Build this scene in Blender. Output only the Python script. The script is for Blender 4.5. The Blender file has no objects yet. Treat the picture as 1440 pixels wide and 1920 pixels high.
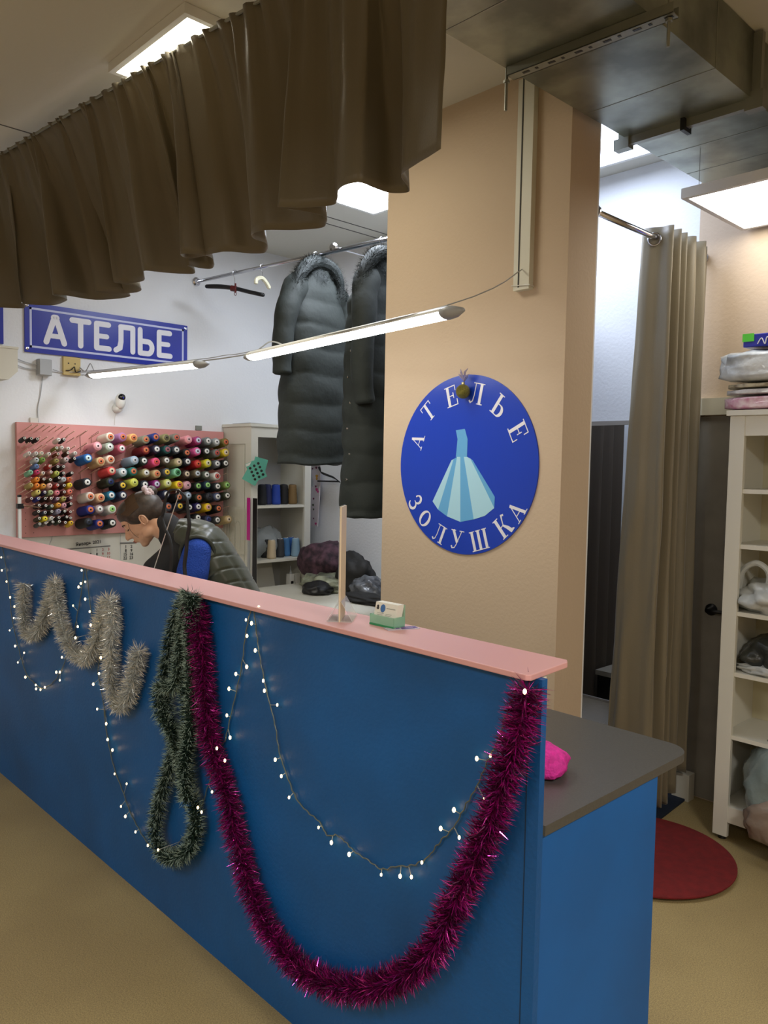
import bpy, bmesh, math, random
import numpy as np
from mathutils import Vector, Matrix, noise
random.seed(7)
S = bpy.context.scene
COL = S.collection
# ------------------------------------------------------------ camera
CAM = np.array([0, 0, 1.6]); FPX = 1481.7
_y, _p, _r = 2.37777885, -0.0593548545, 0.0181709168
_f = np.array([math.cos(_p)*math.cos(_y), math.cos(_p)*math.sin(_y), math.sin(_p)])
_rt = np.array([math.sin(_y), -math.cos(_y), 0]); _up = np.cross(_rt, _f)
RT = math.cos(_r)*_rt+math.sin(_r)*_up; UP = -math.sin(_r)*_rt+math.cos(_r)*_up; FW = _f
cd = bpy.data.cameras.new('camera'); cam = bpy.data.objects.new('camera', cd); COL.objects.link(cam)
cam.matrix_world = Matrix(((RT[0], UP[0], -FW[0], 0), (RT[1], UP[1], -FW[1], 0), (RT[2], UP[2], -FW[2], 1.6), (0, 0, 0, 1)))
cd.sensor_fit = 'VERTICAL'; cd.sensor_height = 24; cd.lens = FPX/1920*24; cd.clip_start = .02
S.camera = cam
# ------------------------------------------------------------ world, exposure
W = bpy.data.worlds.new('world'); S.world = W; W.use_nodes = True
W.node_tree.nodes['Background'].inputs[0].default_value = (.9, .95, 1, 1)
W.node_tree.nodes['Background'].inputs[1].default_value = .05
vs = S.view_settings; vs.view_transform = 'Standard'; vs.look = 'None'; vs.gamma = 1; vs.exposure = .3; vs.use_curve_mapping = False
LAMP_PANEL = 32.0      # fitting room / workroom ceiling panels
LAMP_TUBE = 17.0
LAMP_RIGHT = 6.5
LAMP_FRONT = 14.0      # ceiling panel behind the valance
LAMP_HALL = 26.0       # customer side, behind the camera

def ray(x, y): return FW*FPX+RT*(x-720)-UP*(y-960)
def at(x, y, ax, v):
    "photo pixel -> point on the world plane axis=v"
    d = ray(x, y); t = (v-CAM[ax])/d[ax]; return Vector(CAM+t*d)
def atd(x, y, d): return Vector(CAM+ray(x, y)*d/FPX)

# ------------------------------------------------------------ materials
def srgb(c): return tuple((v/12.92 if v <= .04045 else ((v+.055)/1.055)**2.4) for v in c)
MC = {}
def mat(name, rgb, rough=.6, metal=0, emit=None, es=0, alpha=1, trans=0, bump=0, bscale=50, vary=0, vscale=4, c2=None, sheen=0, transl=0, coat=0):
    if name in MC: return MC[name]
    m = bpy.data.materials.new(name); m.use_nodes = True; N = m.node_tree.nodes; L = m.node_tree.links
    b = N['Principled BSDF']; c = srgb([v/255 for v in rgb])
    b.inputs['Base Color'].default_value = (*c, 1); b.inputs['Roughness'].default_value = rough; b.inputs['Metallic'].default_value = metal
    if trans: b.inputs['Transmission Weight'].default_value = trans; b.inputs['IOR'].default_value = 1.45
    if alpha < 1: b.inputs['Alpha'].default_value = alpha
    if sheen: b.inputs['Sheen Weight'].default_value = sheen
    if coat: b.inputs['Coat Weight'].default_value = coat
    if emit: b.inputs['Emission Color'].default_value = (*srgb([v/255 for v in emit]), 1); b.inputs['Emission Strength'].default_value = es
    if vary or bump or c2:
        tc = N.new('ShaderNodeTexCoord')
    if vary or c2:
        n = N.new('ShaderNodeTexNoise'); n.inputs['Scale'].default_value = vscale; n.inputs['Detail'].default_value = 5
        L.new(tc.outputs['Object'], n.inputs['Vector'])
        r = N.new('ShaderNodeValToRGB'); r.color_ramp.elements[0].position = .35; r.color_ramp.elements[1].position = .65
        d = c2 if c2 else [max(0, v*(1-vary)) for v in rgb]
        r.color_ramp.elements[0].color = (*srgb([v/255 for v in d]), 1); r.color_ramp.elements[1].color = (*c, 1)
        L.new(n.outputs['Fac'], r.inputs[0]); L.new(r.outputs[0], b.inputs['Base Color'])
    if bump:
        n2 = N.new('ShaderNodeTexNoise'); n2.inputs['Scale'].default_value = bscale; n2.inputs['Detail'].default_value = 4
        L.new(tc.outputs['Object'], n2.inputs['Vector'])
        bp = N.new('ShaderNodeBump'); bp.inputs['Strength'].default_value = bump; bp.inputs['Distance'].default_value = .01
        L.new(n2.outputs['Fac'], bp.inputs['Height']); L.new(bp.outputs[0], b.inputs['Normal'])
    if transl:
        t = N.new('ShaderNodeBsdfTranslucent'); t.inputs[0].default_value = (*c, 1)
        mx = N.new('ShaderNodeMixShader'); mx.inputs[0].default_value = transl
        L.new(b.outputs[0], mx.inputs[1]); L.new(t.outputs[0], mx.inputs[2]); L.new(mx.outputs[0], N['Material Output'].inputs[0])
    MC[name] = m; return m
def glow(name, rgb, s):
    m = bpy.data.materials.new(name); m.use_nodes = True; N = m.node_tree.nodes; N.clear()
    e = N.new('ShaderNodeEmission'); e.inputs[0].default_value = (*srgb([v/255 for v in rgb]), 1); e.inputs[1].default_value = s
    o = N.new('ShaderNodeOutputMaterial'); m.node_tree.links.new(e.outputs[0], o.inputs[0]); return m

white_wall = mat('white_wall_paint', (222, 224, 226), .8, bump=.15, bscale=60)
beige_wall = mat('beige_wall_paint', (192, 172, 148), .75, bump=.12, bscale=70)
ceil_m = mat('ceiling_paint', (202, 200, 188), .85, bump=.1, bscale=40)
blue_m = mat('blue_paint', (0, 89, 160), .5, bump=.12, bscale=90, vary=.12, vscale=3)
blue_side = mat('blue_laminate', (0, 100, 182), .5, vary=.08, vscale=3)
pink_m = mat('pink_laminate', (214, 160, 158), .45)
pink_board = mat('pink_board_paint', (206, 142, 138), .6)
white_lam = mat('white_laminate', (214, 212, 200), .5)
grey_top = mat('grey_worktop', (84, 83, 79), .35, vary=.12, vscale=300)
chrome = mat('chrome', (200, 200, 205), .15, 1)
galv = mat('galvanised_steel', (158, 162, 148), .36, .85, vary=.3, vscale=5)
galv2 = mat('galvanised_profile', (150, 152, 142), .45, .8)
black_pl = mat('black_plastic', (18, 18, 20), .4)
white_pl = mat('white_plastic', (215, 215, 210), .4)
grey_pl = mat('grey_plastic', (165, 168, 170), .5)
fabric_c = mat('taupe_satin', (112, 104, 84), .38, sheen=.2, transl=.24, bump=.08, bscale=200)
fabric_c2 = mat('beige_satin', (128, 118, 95), .42, sheen=.3, transl=.12, bump=.08, bscale=200)
sign_blue = mat('sign_blue', (22, 38, 150), .3)
logo_blue = mat('logo_blue', (20, 60, 178), .28)
letter_m = mat('white_lettering', (222, 222, 228), .5)
clear_m = mat('clear_acrylic', (235, 240, 238), .08, alpha=.32)
def floor_mat():
    m = mat('cork_linoleum', (186, 166, 116), .45, vary=.22, vscale=260); N = m.node_tree.nodes; L = m.node_tree.links
    b = N['Principled BSDF']; tc = N.new('ShaderNodeTexCoord'); v = N.new('ShaderNodeTexVoronoi'); v.inputs['Scale'].default_value = 70
    L.new(tc.outputs['Object'], v.inputs['Vector'])
    r = N.new('ShaderNodeValToRGB'); r.color_ramp.elements[0].position = .05; r.color_ramp.elements[1].position = .13
    r.color_ramp.elements[0].color = (.35, .35, .35, 1); r.color_ramp.elements[1].color = (1, 1, 1, 1)
    L.new(v.outputs['Distance'], r.inputs[0])
    src = b.inputs['Base Color'].links[0].from_socket
    mx = N.new('ShaderNodeMix'); mx.data_type = 'RGBA'; mx.blend_type = 'MULTIPLY'; mx.inputs[0].default_value = .6
    L.new(src, mx.inputs[6]); L.new(r.outputs[0], mx.inputs[7])
    n = N.new('ShaderNodeTexNoise'); n.inputs['Scale'].default_value = 1.6; n.inputs['Detail'].default_value = 3
    L.new(tc.outputs['Object'], n.inputs['Vector'])
    r2 = N.new('ShaderNodeValToRGB'); r2.color_ramp.elements[0].position = .4; r2.color_ramp.elements[1].position = .62
    r2.color_ramp.elements[0].color = (.82, .8, .8, 1); r2.color_ramp.elements[1].color = (1, 1, 1, 1)
    L.new(n.outputs['Fac'], r2.inputs[0])
    m2 = N.new('ShaderNodeMix'); m2.data_type = 'RGBA'; m2.blend_type = 'MULTIPLY'; m2.inputs[0].default_value = .8
    L.new(mx.outputs[2], m2.inputs[6]); L.new(r2.outputs[0], m2.inputs[7]); L.new(m2.outputs[2], b.inputs['Base Color'])
    return m
floor_m = floor_mat()

# ------------------------------------------------------------ mesh builder
class MB:
    def __init__(s): s.v = []; s.f = []; s.mi = []
    def add(s, vs, fs, mi=0):
        o = len(s.v); s.v += [tuple(map(float, v)) for v in vs]; s.f += [tuple(i+o for i in f) for f in fs]; s.mi += [mi]*len(fs); return s
    def box(s, a, b, mi=0):
        x0, y0, z0 = [min(p, q) for p, q in zip(a, b)]; x1, y1, z1 = [max(p, q) for p, q in zip(a, b)]
        return s.add([(x0,y0,z0),(x1,y0,z0),(x1,y1,z0),(x0,y1,z0),(x0,y0,z1),(x1,y0,z1),(x1,y1,z1),(x0,y1,z1)],
                     [(3,2,1,0),(4,5,6,7),(0,1,5,4),(1,2,6,5),(2,3,7,6),(3,0,4,7)], mi)
    def obox(s, o, ux, uy, uz, mi=0):
        o, ux, uy, uz = map(Vector, (o, ux, uy, uz))
        P = [o, o+ux, o+ux+uy, o+uy]; P += [p+uz for p in P]
        return s.add(P, [(3,2,1,0),(4,5,6,7),(0,1,5,4),(1,2,6,5),(2,3,7,6),(3,0,4,7)], mi)
    def rings(s, R, closed=True, caps=True, mi=0, loop=False):
        n = len(R[0]); vs = [p for r in R for p in r]; fs = []
        m = len(R); rng = range(m if loop else m-1)
        for i in rng:
            for j in range(n if closed else n-1):
                a = i*n+j; b = i*n+(j+1) % n; i2 = (i+1) % m
                fs.append((a, b, i2*n+(j+1) % n, i2*n+j))
        if caps and closed and not loop: fs += [tuple(range(n))[::-1], tuple((m-1)*n+k for k in range(n))]
        return s.add(vs, fs, mi)
    def tube(s, path, r, n=8, mi=0, caps=True, loop=False):
        path = [Vector(p) for p in path]; R = []; m = len(path); pu = None
        for i, p in enumerate(path):
            if loop: t = path[(i+1) % m]-path[i-1]
            else: t = path[min(i+1, m-1)]-path[max(i-1, 0)]
            if t.length < 1e-9: t = Vector((0, 0, 1))
            t.normalize()
            if pu is None: pu = t.orthogonal()
            u = pu-t*pu.dot(t)
            if u.length < 1e-6: u = t.orthogonal()
            u.normalize(); pu = u; w = t.cross(u); rr = r[i] if isinstance(r, (list, tuple)) else r
            R.append([p+(u*math.cos(2*math.pi*k/n)+w*math.sin(2*math.pi*k/n))*rr for k in range(n)])
        return s.rings(R, True, caps, mi, loop)
    def lathe(s, prof, o, ax=(0, 0, 1), n=16, mi=0):
        ax = Vector(ax).normalized(); u = ax.orthogonal().normalized(); w = ax.cross(u); o = Vector(o)
        R = [[o+ax*h+(u*math.cos(2*math.pi*k/n)+w*math.sin(2*math.pi*k/n))*max(r, 1e-4) for k in range(n)] for r, h in prof]
        return s.rings(R, True, True, mi)
    def ball(s, o, r, n=12, m=8, mi=0, M=None):
        o = Vector(o); r = (r, r, r) if not isinstance(r, (tuple, list)) else r; R = []
        for i in range(m+1):
            a = math.pi*(i/m)-math.pi/2; a = max(min(a, 1.54), -1.54)
            ring = []
            for k in range(n):
                v = Vector((r[0]*math.cos(a)*math.cos(2*math.pi*k/n), r[1]*math.cos(a)*math.sin(2*math.pi*k/n), r[2]*math.sin(a)))
                if M: v = M @ v
                ring.append(o+v)
            R.append(ring)
        return s.rings(R, True, True, mi)
    def poly(s, pts, d, mi=0):
        "extruded polygon; d = extrusion vector"
        n = len(pts); pts = [Vector(p) for p in pts]; d = Vector(d)
        return s.add(pts+[p+d for p in pts], [tuple(range(n))[::-1], tuple(range(n, 2*n))]+[(i, (i+1) % n, n+(i+1) % n, n+i) for i in range(n)], mi)
    def build(s, name, mats, parent=None, smooth=False, bevel=0):
        me = bpy.data.meshes.new(name); me.from_pydata(s.v, [], s.f)
        if not isinstance(mats, (list, tuple)): mats = [mats]
        for m in mats: me.materials.append(m)
        me.polygons.foreach_set('material_index', s.mi)
        if smooth: me.polygons.foreach_set('use_smooth', [True]*len(me.polygons))
        me.update()
        b = bmesh.new(); b.from_mesh(me); bmesh.ops.recalc_face_normals(b, faces=b.faces); b.to_mesh(me); b.free()
        o = bpy.data.objects.new(name, me); COL.objects.link(o)
        if parent:
            o.parent = parent; o.matrix_parent_inverse = parent_inv(parent)
        if bevel:
            md = o.modifiers.new('bevel', 'BEVEL'); md.width = bevel; md.segments = 2; md.limit_method = 'ANGLE'
        return o
LOCS = {}
def parent_inv(p):
    M = Matrix.Identity(4); q = p
    while q is not None:
        M = M @ Matrix.Translation(-Vector(q.location)) if q.parent is None else M; q = q.parent
    return M if p.parent is None else Matrix.Identity(4)
def tag(o, label, cat, group=None, kind=None):
    o['label'] = label; o['category'] = cat
    if group: o['group'] = group
    if kind: o['kind'] = kind
    return o
def thing(name, label, cat, loc=(0, 0, 0), group=None):
    o = bpy.data.objects.new(name, None); COL.objects.link(o); o.location = loc; o.empty_display_size = .05
    return tag(o, label, cat, group)
def struct(o): o['kind'] = 'structure'; return o
def B(a, b, mi=0): return MB().box(a, b, mi)
def spline(pts, k=6, loop=False):
    pts = [Vector(p) for p in pts]; n = len(pts); out = []
    for i in range(n if loop else n-1):
        g = (lambda j: pts[j % n]) if loop else (lambda j: pts[max(0, min(n-1, j))])
        p0, p1, p2, p3 = g(i-1), g(i), g(i+1), g(i+2)
        for q in range(k):
            t = q/k
            out.append(.5*((2*p1)+(p2-p0)*t+(2*p0-5*p1+4*p2-p3)*t*t+(3*p1-p0-3*p2+p3)*t**3))
    if not loop: out.append(pts[-1])
    return out
def nz(p, s=1., o=0.): return noise.noise(Vector(p)*s+Vector((o, o*1.7, -o)))

# ------------------------------------------------------------ room shell
XL, YB, ZC = -4.85, 3.75, 3.13
struct(B((XL-.15, -2.6, -.1), (2.2, YB+.15, 0)).build('floor', floor_m))
struct(B((XL-.15, -2.6, ZC), (2.2, YB+.15, ZC+.1)).build('ceiling', ceil_m))
struct(B((XL-.15, -2.6, 0), (XL, YB+.15, ZC)).build('wall_left', white_wall))
struct(B((XL, YB, 0), (-1.762, YB+.15, ZC)).build('wall_back', white_wall))
struct(B((-1.762, YB, 0), (2.2, YB+.15, ZC)).build('wall_right_back', beige_wall))
struct(B((2.05, -2.6, 0), (2.2, YB, ZC)).build('wall_right', beige_wall))
struct(B((XL, -2.6, 0), (2.05, -2.45, ZC)).build('wall_front', beige_wall))
col = MB(); CX0, CX1, CY0, CY1 = -2.695, -1.712, 2.57, 2.775
col.box((CX0, CY0, 0), (CX1, CY1-.012, ZC-.0)); pc = struct(col.build('wall_column', beige_wall))
struct(B((CX0, CY1-.012, 0), (CX1-.002, CY1, ZC)).build('trim_1', white_wall))
# ceiling seams over the workroom
sm = mat('ceiling_joint', (90, 88, 86), .9)
for i, x in enumerate((-3.985, -3.875)):
    struct(B((x-.004, 2.3, ZC-.002), (x+.004, YB, ZC)).build('trim_%d' % (i+2), sm))
sxx = at(0, 233, 2, ZC).x
struct(B((sxx-.004, -2.4, ZC-.002), (sxx+.004, 1.9, ZC)).build('trim_4', sm))
struct(B((-2.69, YB-.015, 0), (-1.78, YB, .09)).build('baseboard_back', white_lam))
struct(B((-1.45, YB-.015, 0), (2.05, YB, .09)).build('baseboard_right', white_lam))

# ------------------------------------------------------------ counter
F0 = 1.33
c = thing('reception_counter', 'long blue reception counter with a pink ledge and grey side worktop', 'counter', (-2.9, 1.4, 0))
B((XL+.005, F0, 0), (-.915, F0+.018, 1.170)).build('front_panel', blue_m, c)
seam = MB(); sx = at(985, 1560, 1, F0)[0]
seam.box((sx-.0012, F0-.0006, .02), (sx+.0012, F0+.001, 1.16)).build('panel_joint', mat('dark_joint', (8, 40, 70), .8), c)
led = MB(); led.poly([(XL+.003, 1.298, 1.170), (-.934, 1.298, 1.170), (-.925, 1.306, 1.170), (-.938, 1.455, 1.170), (-.950, 1.472, 1.170), (XL+.003, 1.472, 1.170)], (0, 0, .013))
led.build('ledge', pink_m, c, bevel=.002)
B((XL+.01, F0+.018, .02), (-.93, F0+.036, 1.168)).build('inner_panel', white_lam, c)
B((-.948, F0+.036, 0), (-.93, 1.87, .83)).build('side_panel', blue_side, c)
B((-1.9, 1.855, 0), (-.948, 1.87, .83)).build('back_panel', white_lam, c)
wt = MB(); r = .07; pts = [(-1.95, F0+.037), (-.922, F0+.037)]
for k in range(7):
    a = k/6*math.pi/2; pts.append((-.922-r+r*math.cos(a), 2.053-r+r*math.sin(a)))
pts += [(-1.95, 2.053)]
wt.poly([(x, y, .83) for x, y in pts], (0, 0, .022)).build('worktop', grey_top, c)
# sewing desk behind the ledge
d = thing('sewing_desk', 'white work desk standing behind the pink ledge below the woman', 'desk', (-3.4, 1.6, 0))
B((-4.82, 1.37, .72), (-2.0, 1.86, .745)).build('desk_top', white_lam, d)
for x in (-4.8, -3.4, -2.04): B((x, 1.38, 0), (x+.02, 1.84, .72)).build('side_panel', white_lam, d)

# ------------------------------------------------------------ ventilation duct
DX0, DX1, DZ = -1.665, -1.182, 2.9
du = thing('ventilation_duct', 'rectangular galvanised steel ventilation duct hung under the ceiling', 'duct', (-1.42, 2.6, DZ))
B((DX0, 1.62, DZ), (DX1, 3.60, ZC-.004)).build('duct_body', galv, du)
for y in (1.805, 2.58, 3.135, 3.4):
    B((DX0-.001, y-.002, DZ-.001), (DX1+.001, y+.003, ZC-.02)).build('duct_seam', galv2, du)
fl = MB(); y = 2.88
fl.box((DX0-.03, y-.012, DZ-.03), (DX1+.03, y+.012, DZ-.0)).box((DX1, y-.012, DZ), (DX1+.03, y+.012, ZC-.01)).box((DX0-.03, y-.012, DZ), (DX0, y+.012, ZC-.01))
fl.box((DX0-.045, y-.02, DZ-.042), (DX0+.02, y+.02, DZ-.0)).box((DX1-.02, y-.02, DZ-.042), (DX1+.042, y+.02, DZ+.02))
fl.build('flange', galv2, du); MB().box((-1.43, y-.03, DZ-.045), (-1.415, y+.03, DZ)).build('flange_clamp', black_pl, du)
# perforated channel bracket under the duct
br = thing('channel_bracket', 'perforated steel channel carrying the duct beside the pink column', 'bracket', (-1.4, 2.14, DZ))
ch = MB(); a = at(950, 142, 2, DZ-.03); b = at(1262, 22, 2, DZ-.03); dv = (b-a).normalized(); nv = Vector((dv.y, -dv.x, 0)); a = a-dv*.0
ln = (b-a).length
ch.obox(a-nv*.0+Vector((0, 0, 0)), dv*ln, -nv*.04, (0, 0, .003)); ch.obox(a, dv*ln, -nv*.003, (0, 0, .029)); ch.obox(a-nv*.037, dv*ln, -nv*.003, (0, 0, .029))
ch.build('channel', galv2, br)
for k in range(11):
    t = .05+k*.047; w = .024 if k % 2 == 0 else .009
    if t+w < ln:
        p = a+dv*t+nv*-.014+Vector((0, 0, -.0012))
        MB().obox(p, dv*w, -nv*.010, (0, 0, .001)).build('slot', black_pl, br)
for p, l in ((a-dv*.014-nv*.02, .10), (b-dv*.02-nv*.02, .08)):
    m = MB(); m.tube([p+Vector((0, 0, .2)), p+Vector((0, 0, -l))], .005, 8).lathe([(.011, 0), (.011, .008)], p+Vector((0, 0, -.012)), n=6)
    m.build('threaded_rod', galv2, br)
# cable channel on the column
cc = thing('cable_channel', 'white vertical cable channel running down the pink column', 'cable channel', (-1.9, CY0, 2.6))
q0 = at(970, 548, 1, CY0); q1 = at(999, 552, 1, CY0)
B((q0.x, CY0-.028, q0.z), (q1.x, CY0, DZ+.2)).build('channel_cover', mat('aged_white', (205, 204, 190), .5), cc)
B((q0.x+.022, CY0-.0295, q0.z+.01), (q0.x+.028, CY0-.028, DZ+.2)).build('channel_groove', mat('groove_grey', (60, 60, 58), .8), cc)
MB().tube([(q0.x-.008, CY0-.03, q0.z+.02), (q1.x+.008, CY0-.034, q0.z+.012), (q1.x+.004, CY0, q0.z+.012)], .002, 5).build('cable_tie', white_pl, cc)

# ------------------------------------------------------------ lamps
def panel(name, label, x0, x1, y0, y1, z, em, frame=.022, th=.035, wires=False, rgb=(250, 250, 255)):
    t = thing(name, label, 'lamp', ((x0+x1)/2, (y0+y1)/2, z))
    m = MB(); m.box((x0, y0, z), (x1, y0+frame, z+th)).box((x0, y1-frame, z), (x1, y1, z+th)).box((x0, y0+frame, z), (x0+frame, y1-frame, z+th)).box((x1-frame, y0+frame, z), (x1, y1-frame, z+th))
    m.box((x0+.002, y0+.002, z+th-.004), (x1-.002, y1-.002, z+th)); m.build('frame', white_pl, t)
    MB().add([(x0+frame, y0+frame, z+.004), (x1-frame, y0+frame, z+.004), (x1-frame, y1-frame, z+.004), (x0+frame, y1-frame, z+.004)], [(0, 3, 2, 1)]).build('diffuser', glow(name+'_glow', rgb, em), t)
    if wires:
        for x in (x0+.05, x1-.05):
            for y in (y0+.05, y1-.05):
                MB().tube([(x, y, z+th), (x, y, ZC)], .0012, 4).build('hanging_wire', chrome, t)
    return t
panel('ceiling_panel_lamp', 'square ceiling lamp above the two dark hanging coats', -3.56, -2.96, 2.68, 3.28, ZC-.036, LAMP_PANEL, rgb=(235, 242, 255))
panel('ceiling_panel_lamp', 'square ceiling lamp above the fitting room curtain rod', -2.42, -1.82, 2.95, 3.55, ZC-.036, LAMP_PANEL*.36, rgb=(215, 228, 255))
panel('ceiling_panel_lamp', 'square ceiling lamp half hidden behind the brown valance', -3.03, -2.45, 1.385, 1.965, ZC-.036, LAMP_FRONT, rgb=(255, 246, 225))
panel('ceiling_panel_lamp', 'large square lamp hanging low over the white bookcase', -1.55, -.95, 3.12, 3.72, 2.70, LAMP_RIGHT, wires=True, th=.04, rgb=(255, 250, 240))
for k, (x, y) in enumerate([(-1.5, -1.2), (.9, .9), (-3.4, -1.6), (.9, -1.6)]):
    panel('ceiling_panel_lamp', 'square ceiling lamp on the customer side, %s' % ['near the entrance wall', 'right of the duct', 'over the far left floor', 'in the corner behind the viewer'][k], x-.3, x+.3, y-.3, y+.3, 2.62, LAMP_HALL*[1.1, 1.8, .5, .9][k], wires=True, rgb=(255, 251, 244))
def batten(label, a, b, em):
    a, b = Vector(a), Vector(b); t = thing('tube_lamp', label, 'lamp', (a+b)/2, 'slim batten lamps hung over the workroom')
    d = (b-a).normalized(); s = Vector((d.y, -d.x, 0)).normalized(); R = []
    def ring(p, k=1):
        return [p+s*.036*k*math.cos(g)+Vector((0, 0, 1))*(.022*k*math.sin(g)) for g in [math.pi*i/8 for i in range(9)]]
    def low(p, k=1): return [p+s*.034*k*math.cos(g)+Vector((0, 0, -1))*(.020*k*math.sin(g)) for g in [math.pi*i/8 for i in range(9)]]
    MB().rings([ring(a), ring(b)], True, True).build('housing', white_pl, t, smooth=False)
    MB().rings([low(a+d*.003), low(b-d*.003)], True, True).build('diffuser', glow('batten_glow', (255, 255, 250), em), t)
    for p, q in ((a, -d), (b, d)):
        full = lambda c0, k: [c0+s*.037*k*math.cos(g)+Vector((0, 0, 1))*(.022*k*math.sin(g)) for g in [2*math.pi*i/16 for i in range(16)]]
        MB().rings([full(p, 1), full(p+q*.03, .9), full(p+q*.075, .35)], True, True).build('end_cap', grey_pl, t, smooth=True)
    return t
TA0, TA1 = at(176, 703, 2, 2.1), at(372, 683, 2, 2.1); TB0, TB1 = at(474, 668, 2, 2.1), at(838, 587, 2, 2.1)
batten('slim tube lamp in front of the blue wall sign', TA0, TA1, LAMP_TUBE)
batten('longer slim tube lamp in front of the hanging coats', TB0, TB1, LAMP_TUBE)
w = MB(); up = Vector((0, 0, .025))
dA = (TA0-TA1).normalized(); g0 = TA0+dA*.07
w.tube(spline([(XL+.02, TA0.y+.02, 2.16), g0+Vector((-.1, 0, .04)), TA0+up, TA1+up, (TA1+TB0)/2+up*1.0, TB0+up, TB1+up, Vector((-1.90, CY0-.03, 2.37))], 6), .0022, 5)
w.tube(spline([TA1+up*.6, (TA1+TB0)/2+Vector((0, 0, .012)), TB0+up*.7, TB0+(TB1-TB0)*.12+up*1.9, TB0+(TB1-TB0)*.2+up], 6), .0035, 5)
w.tube(spline([TA0+up, TA0+Vector((-.05, 0, .07)), TA0+Vector((-.12, 0, .03)), TA0+Vector((-.2, .0, .06)), Vector((XL+.03, 2.04, 2.14))], 6), .003, 5)
tag(w.build('suspension_wire', grey_pl), 'thin cables the two tube lamps hang on', 'cable')

# ------------------------------------------------------------ valance (short brown curtain under the ceiling)
def valance():
    hem = [(-60, 962), (0, 965), (70, 968), (78, 958), (66, 950), (80, 955), (165, 958), (205, 946), (206, 936), (165, 925), (210, 928), (300, 941), (395, 934), (399, 922), (300, 914), (350, 922), (432, 917), (436, 900), (358, 886), (400, 890), (450, 880), (452, 858), (460, 850), (520, 856), (605, 860), (610, 845), (590, 833), (630, 842), (668, 842), (670, 815), (640, 800), (568, 797), (600, 812), (700, 790), (790, 796), (834, 792), (838, 765), (800, 750), (792, 735), (830, 722), (930, 722), (1010, 715), (1025, 700), (1022, 680), (960, 664), (872, 650), (940, 652), (1040, 645), (1058, 630), (1062, 598), (1090, 580), (1130, 573), (1170, 588), (1220, 605), (1270, 606), (1287, 598), (1275, 575), (1262, 550), (1300, 520), (1383, 467)]
    H = [at(x/1.674, y/1.674, 2, 2.36) for x, y in hem]; H = spline(H, 4); n = len(H)
    L = [0]
    for i in range(1, n): L.append(L[-1]+(H[i]-H[i-1]).length)
    R = []; NR = 26
    for i, h in enumerate(H):
        s = L[i]/L[-1]; x = -4.25+s*(4.25-1.47)
        x = .35*x+.65*(h.x)   # the fabric hangs almost straight down from the rod
        y = 1.332+.072*(x+4.093)+.012*math.sin(L[i]*55)
        rg = []
        for j in range(NR):
            t = j/(NR-1); e = t**.75
            p = Vector((x, y, 3.055)).lerp(Vector((h.x, h.y, 2.36)), t); p.x = x+(h.x-x)*e; p.y = y+(h.y-y)*e
            wv = .006*nz((L[i]*6, t*2.2, 0), 1)+.004*nz((L[i]*20, t*6, 4), 1)
            p.y += wv*(1.2-t*.6); p.z = 3.055-(3.055-2.36)*t
            rg.append(p)
        R.append(rg)
    m = MB(); m.rings(R, False, False)
    o = m.build('valance_cloth', fabric_c, smooth=True); md = o.modifiers.new('cloth', 'SOLIDIFY'); md.thickness = .0015
    return o
va = thing('valance', 'brown satin valance gathered under the ceiling above the counter', 'curtain', (-2.9, 1.42, 3.1))
o = valance(); o.parent = va; o.matrix_parent_inverse = Matrix.Translation(-Vector(va.location))
MB().tube([(XL+.01, 1.332+.072*(XL+4.093), 3.05), (-1.44, 1.532, 3.05)], .006, 8).build('curtain_wire', galv2, va)

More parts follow.
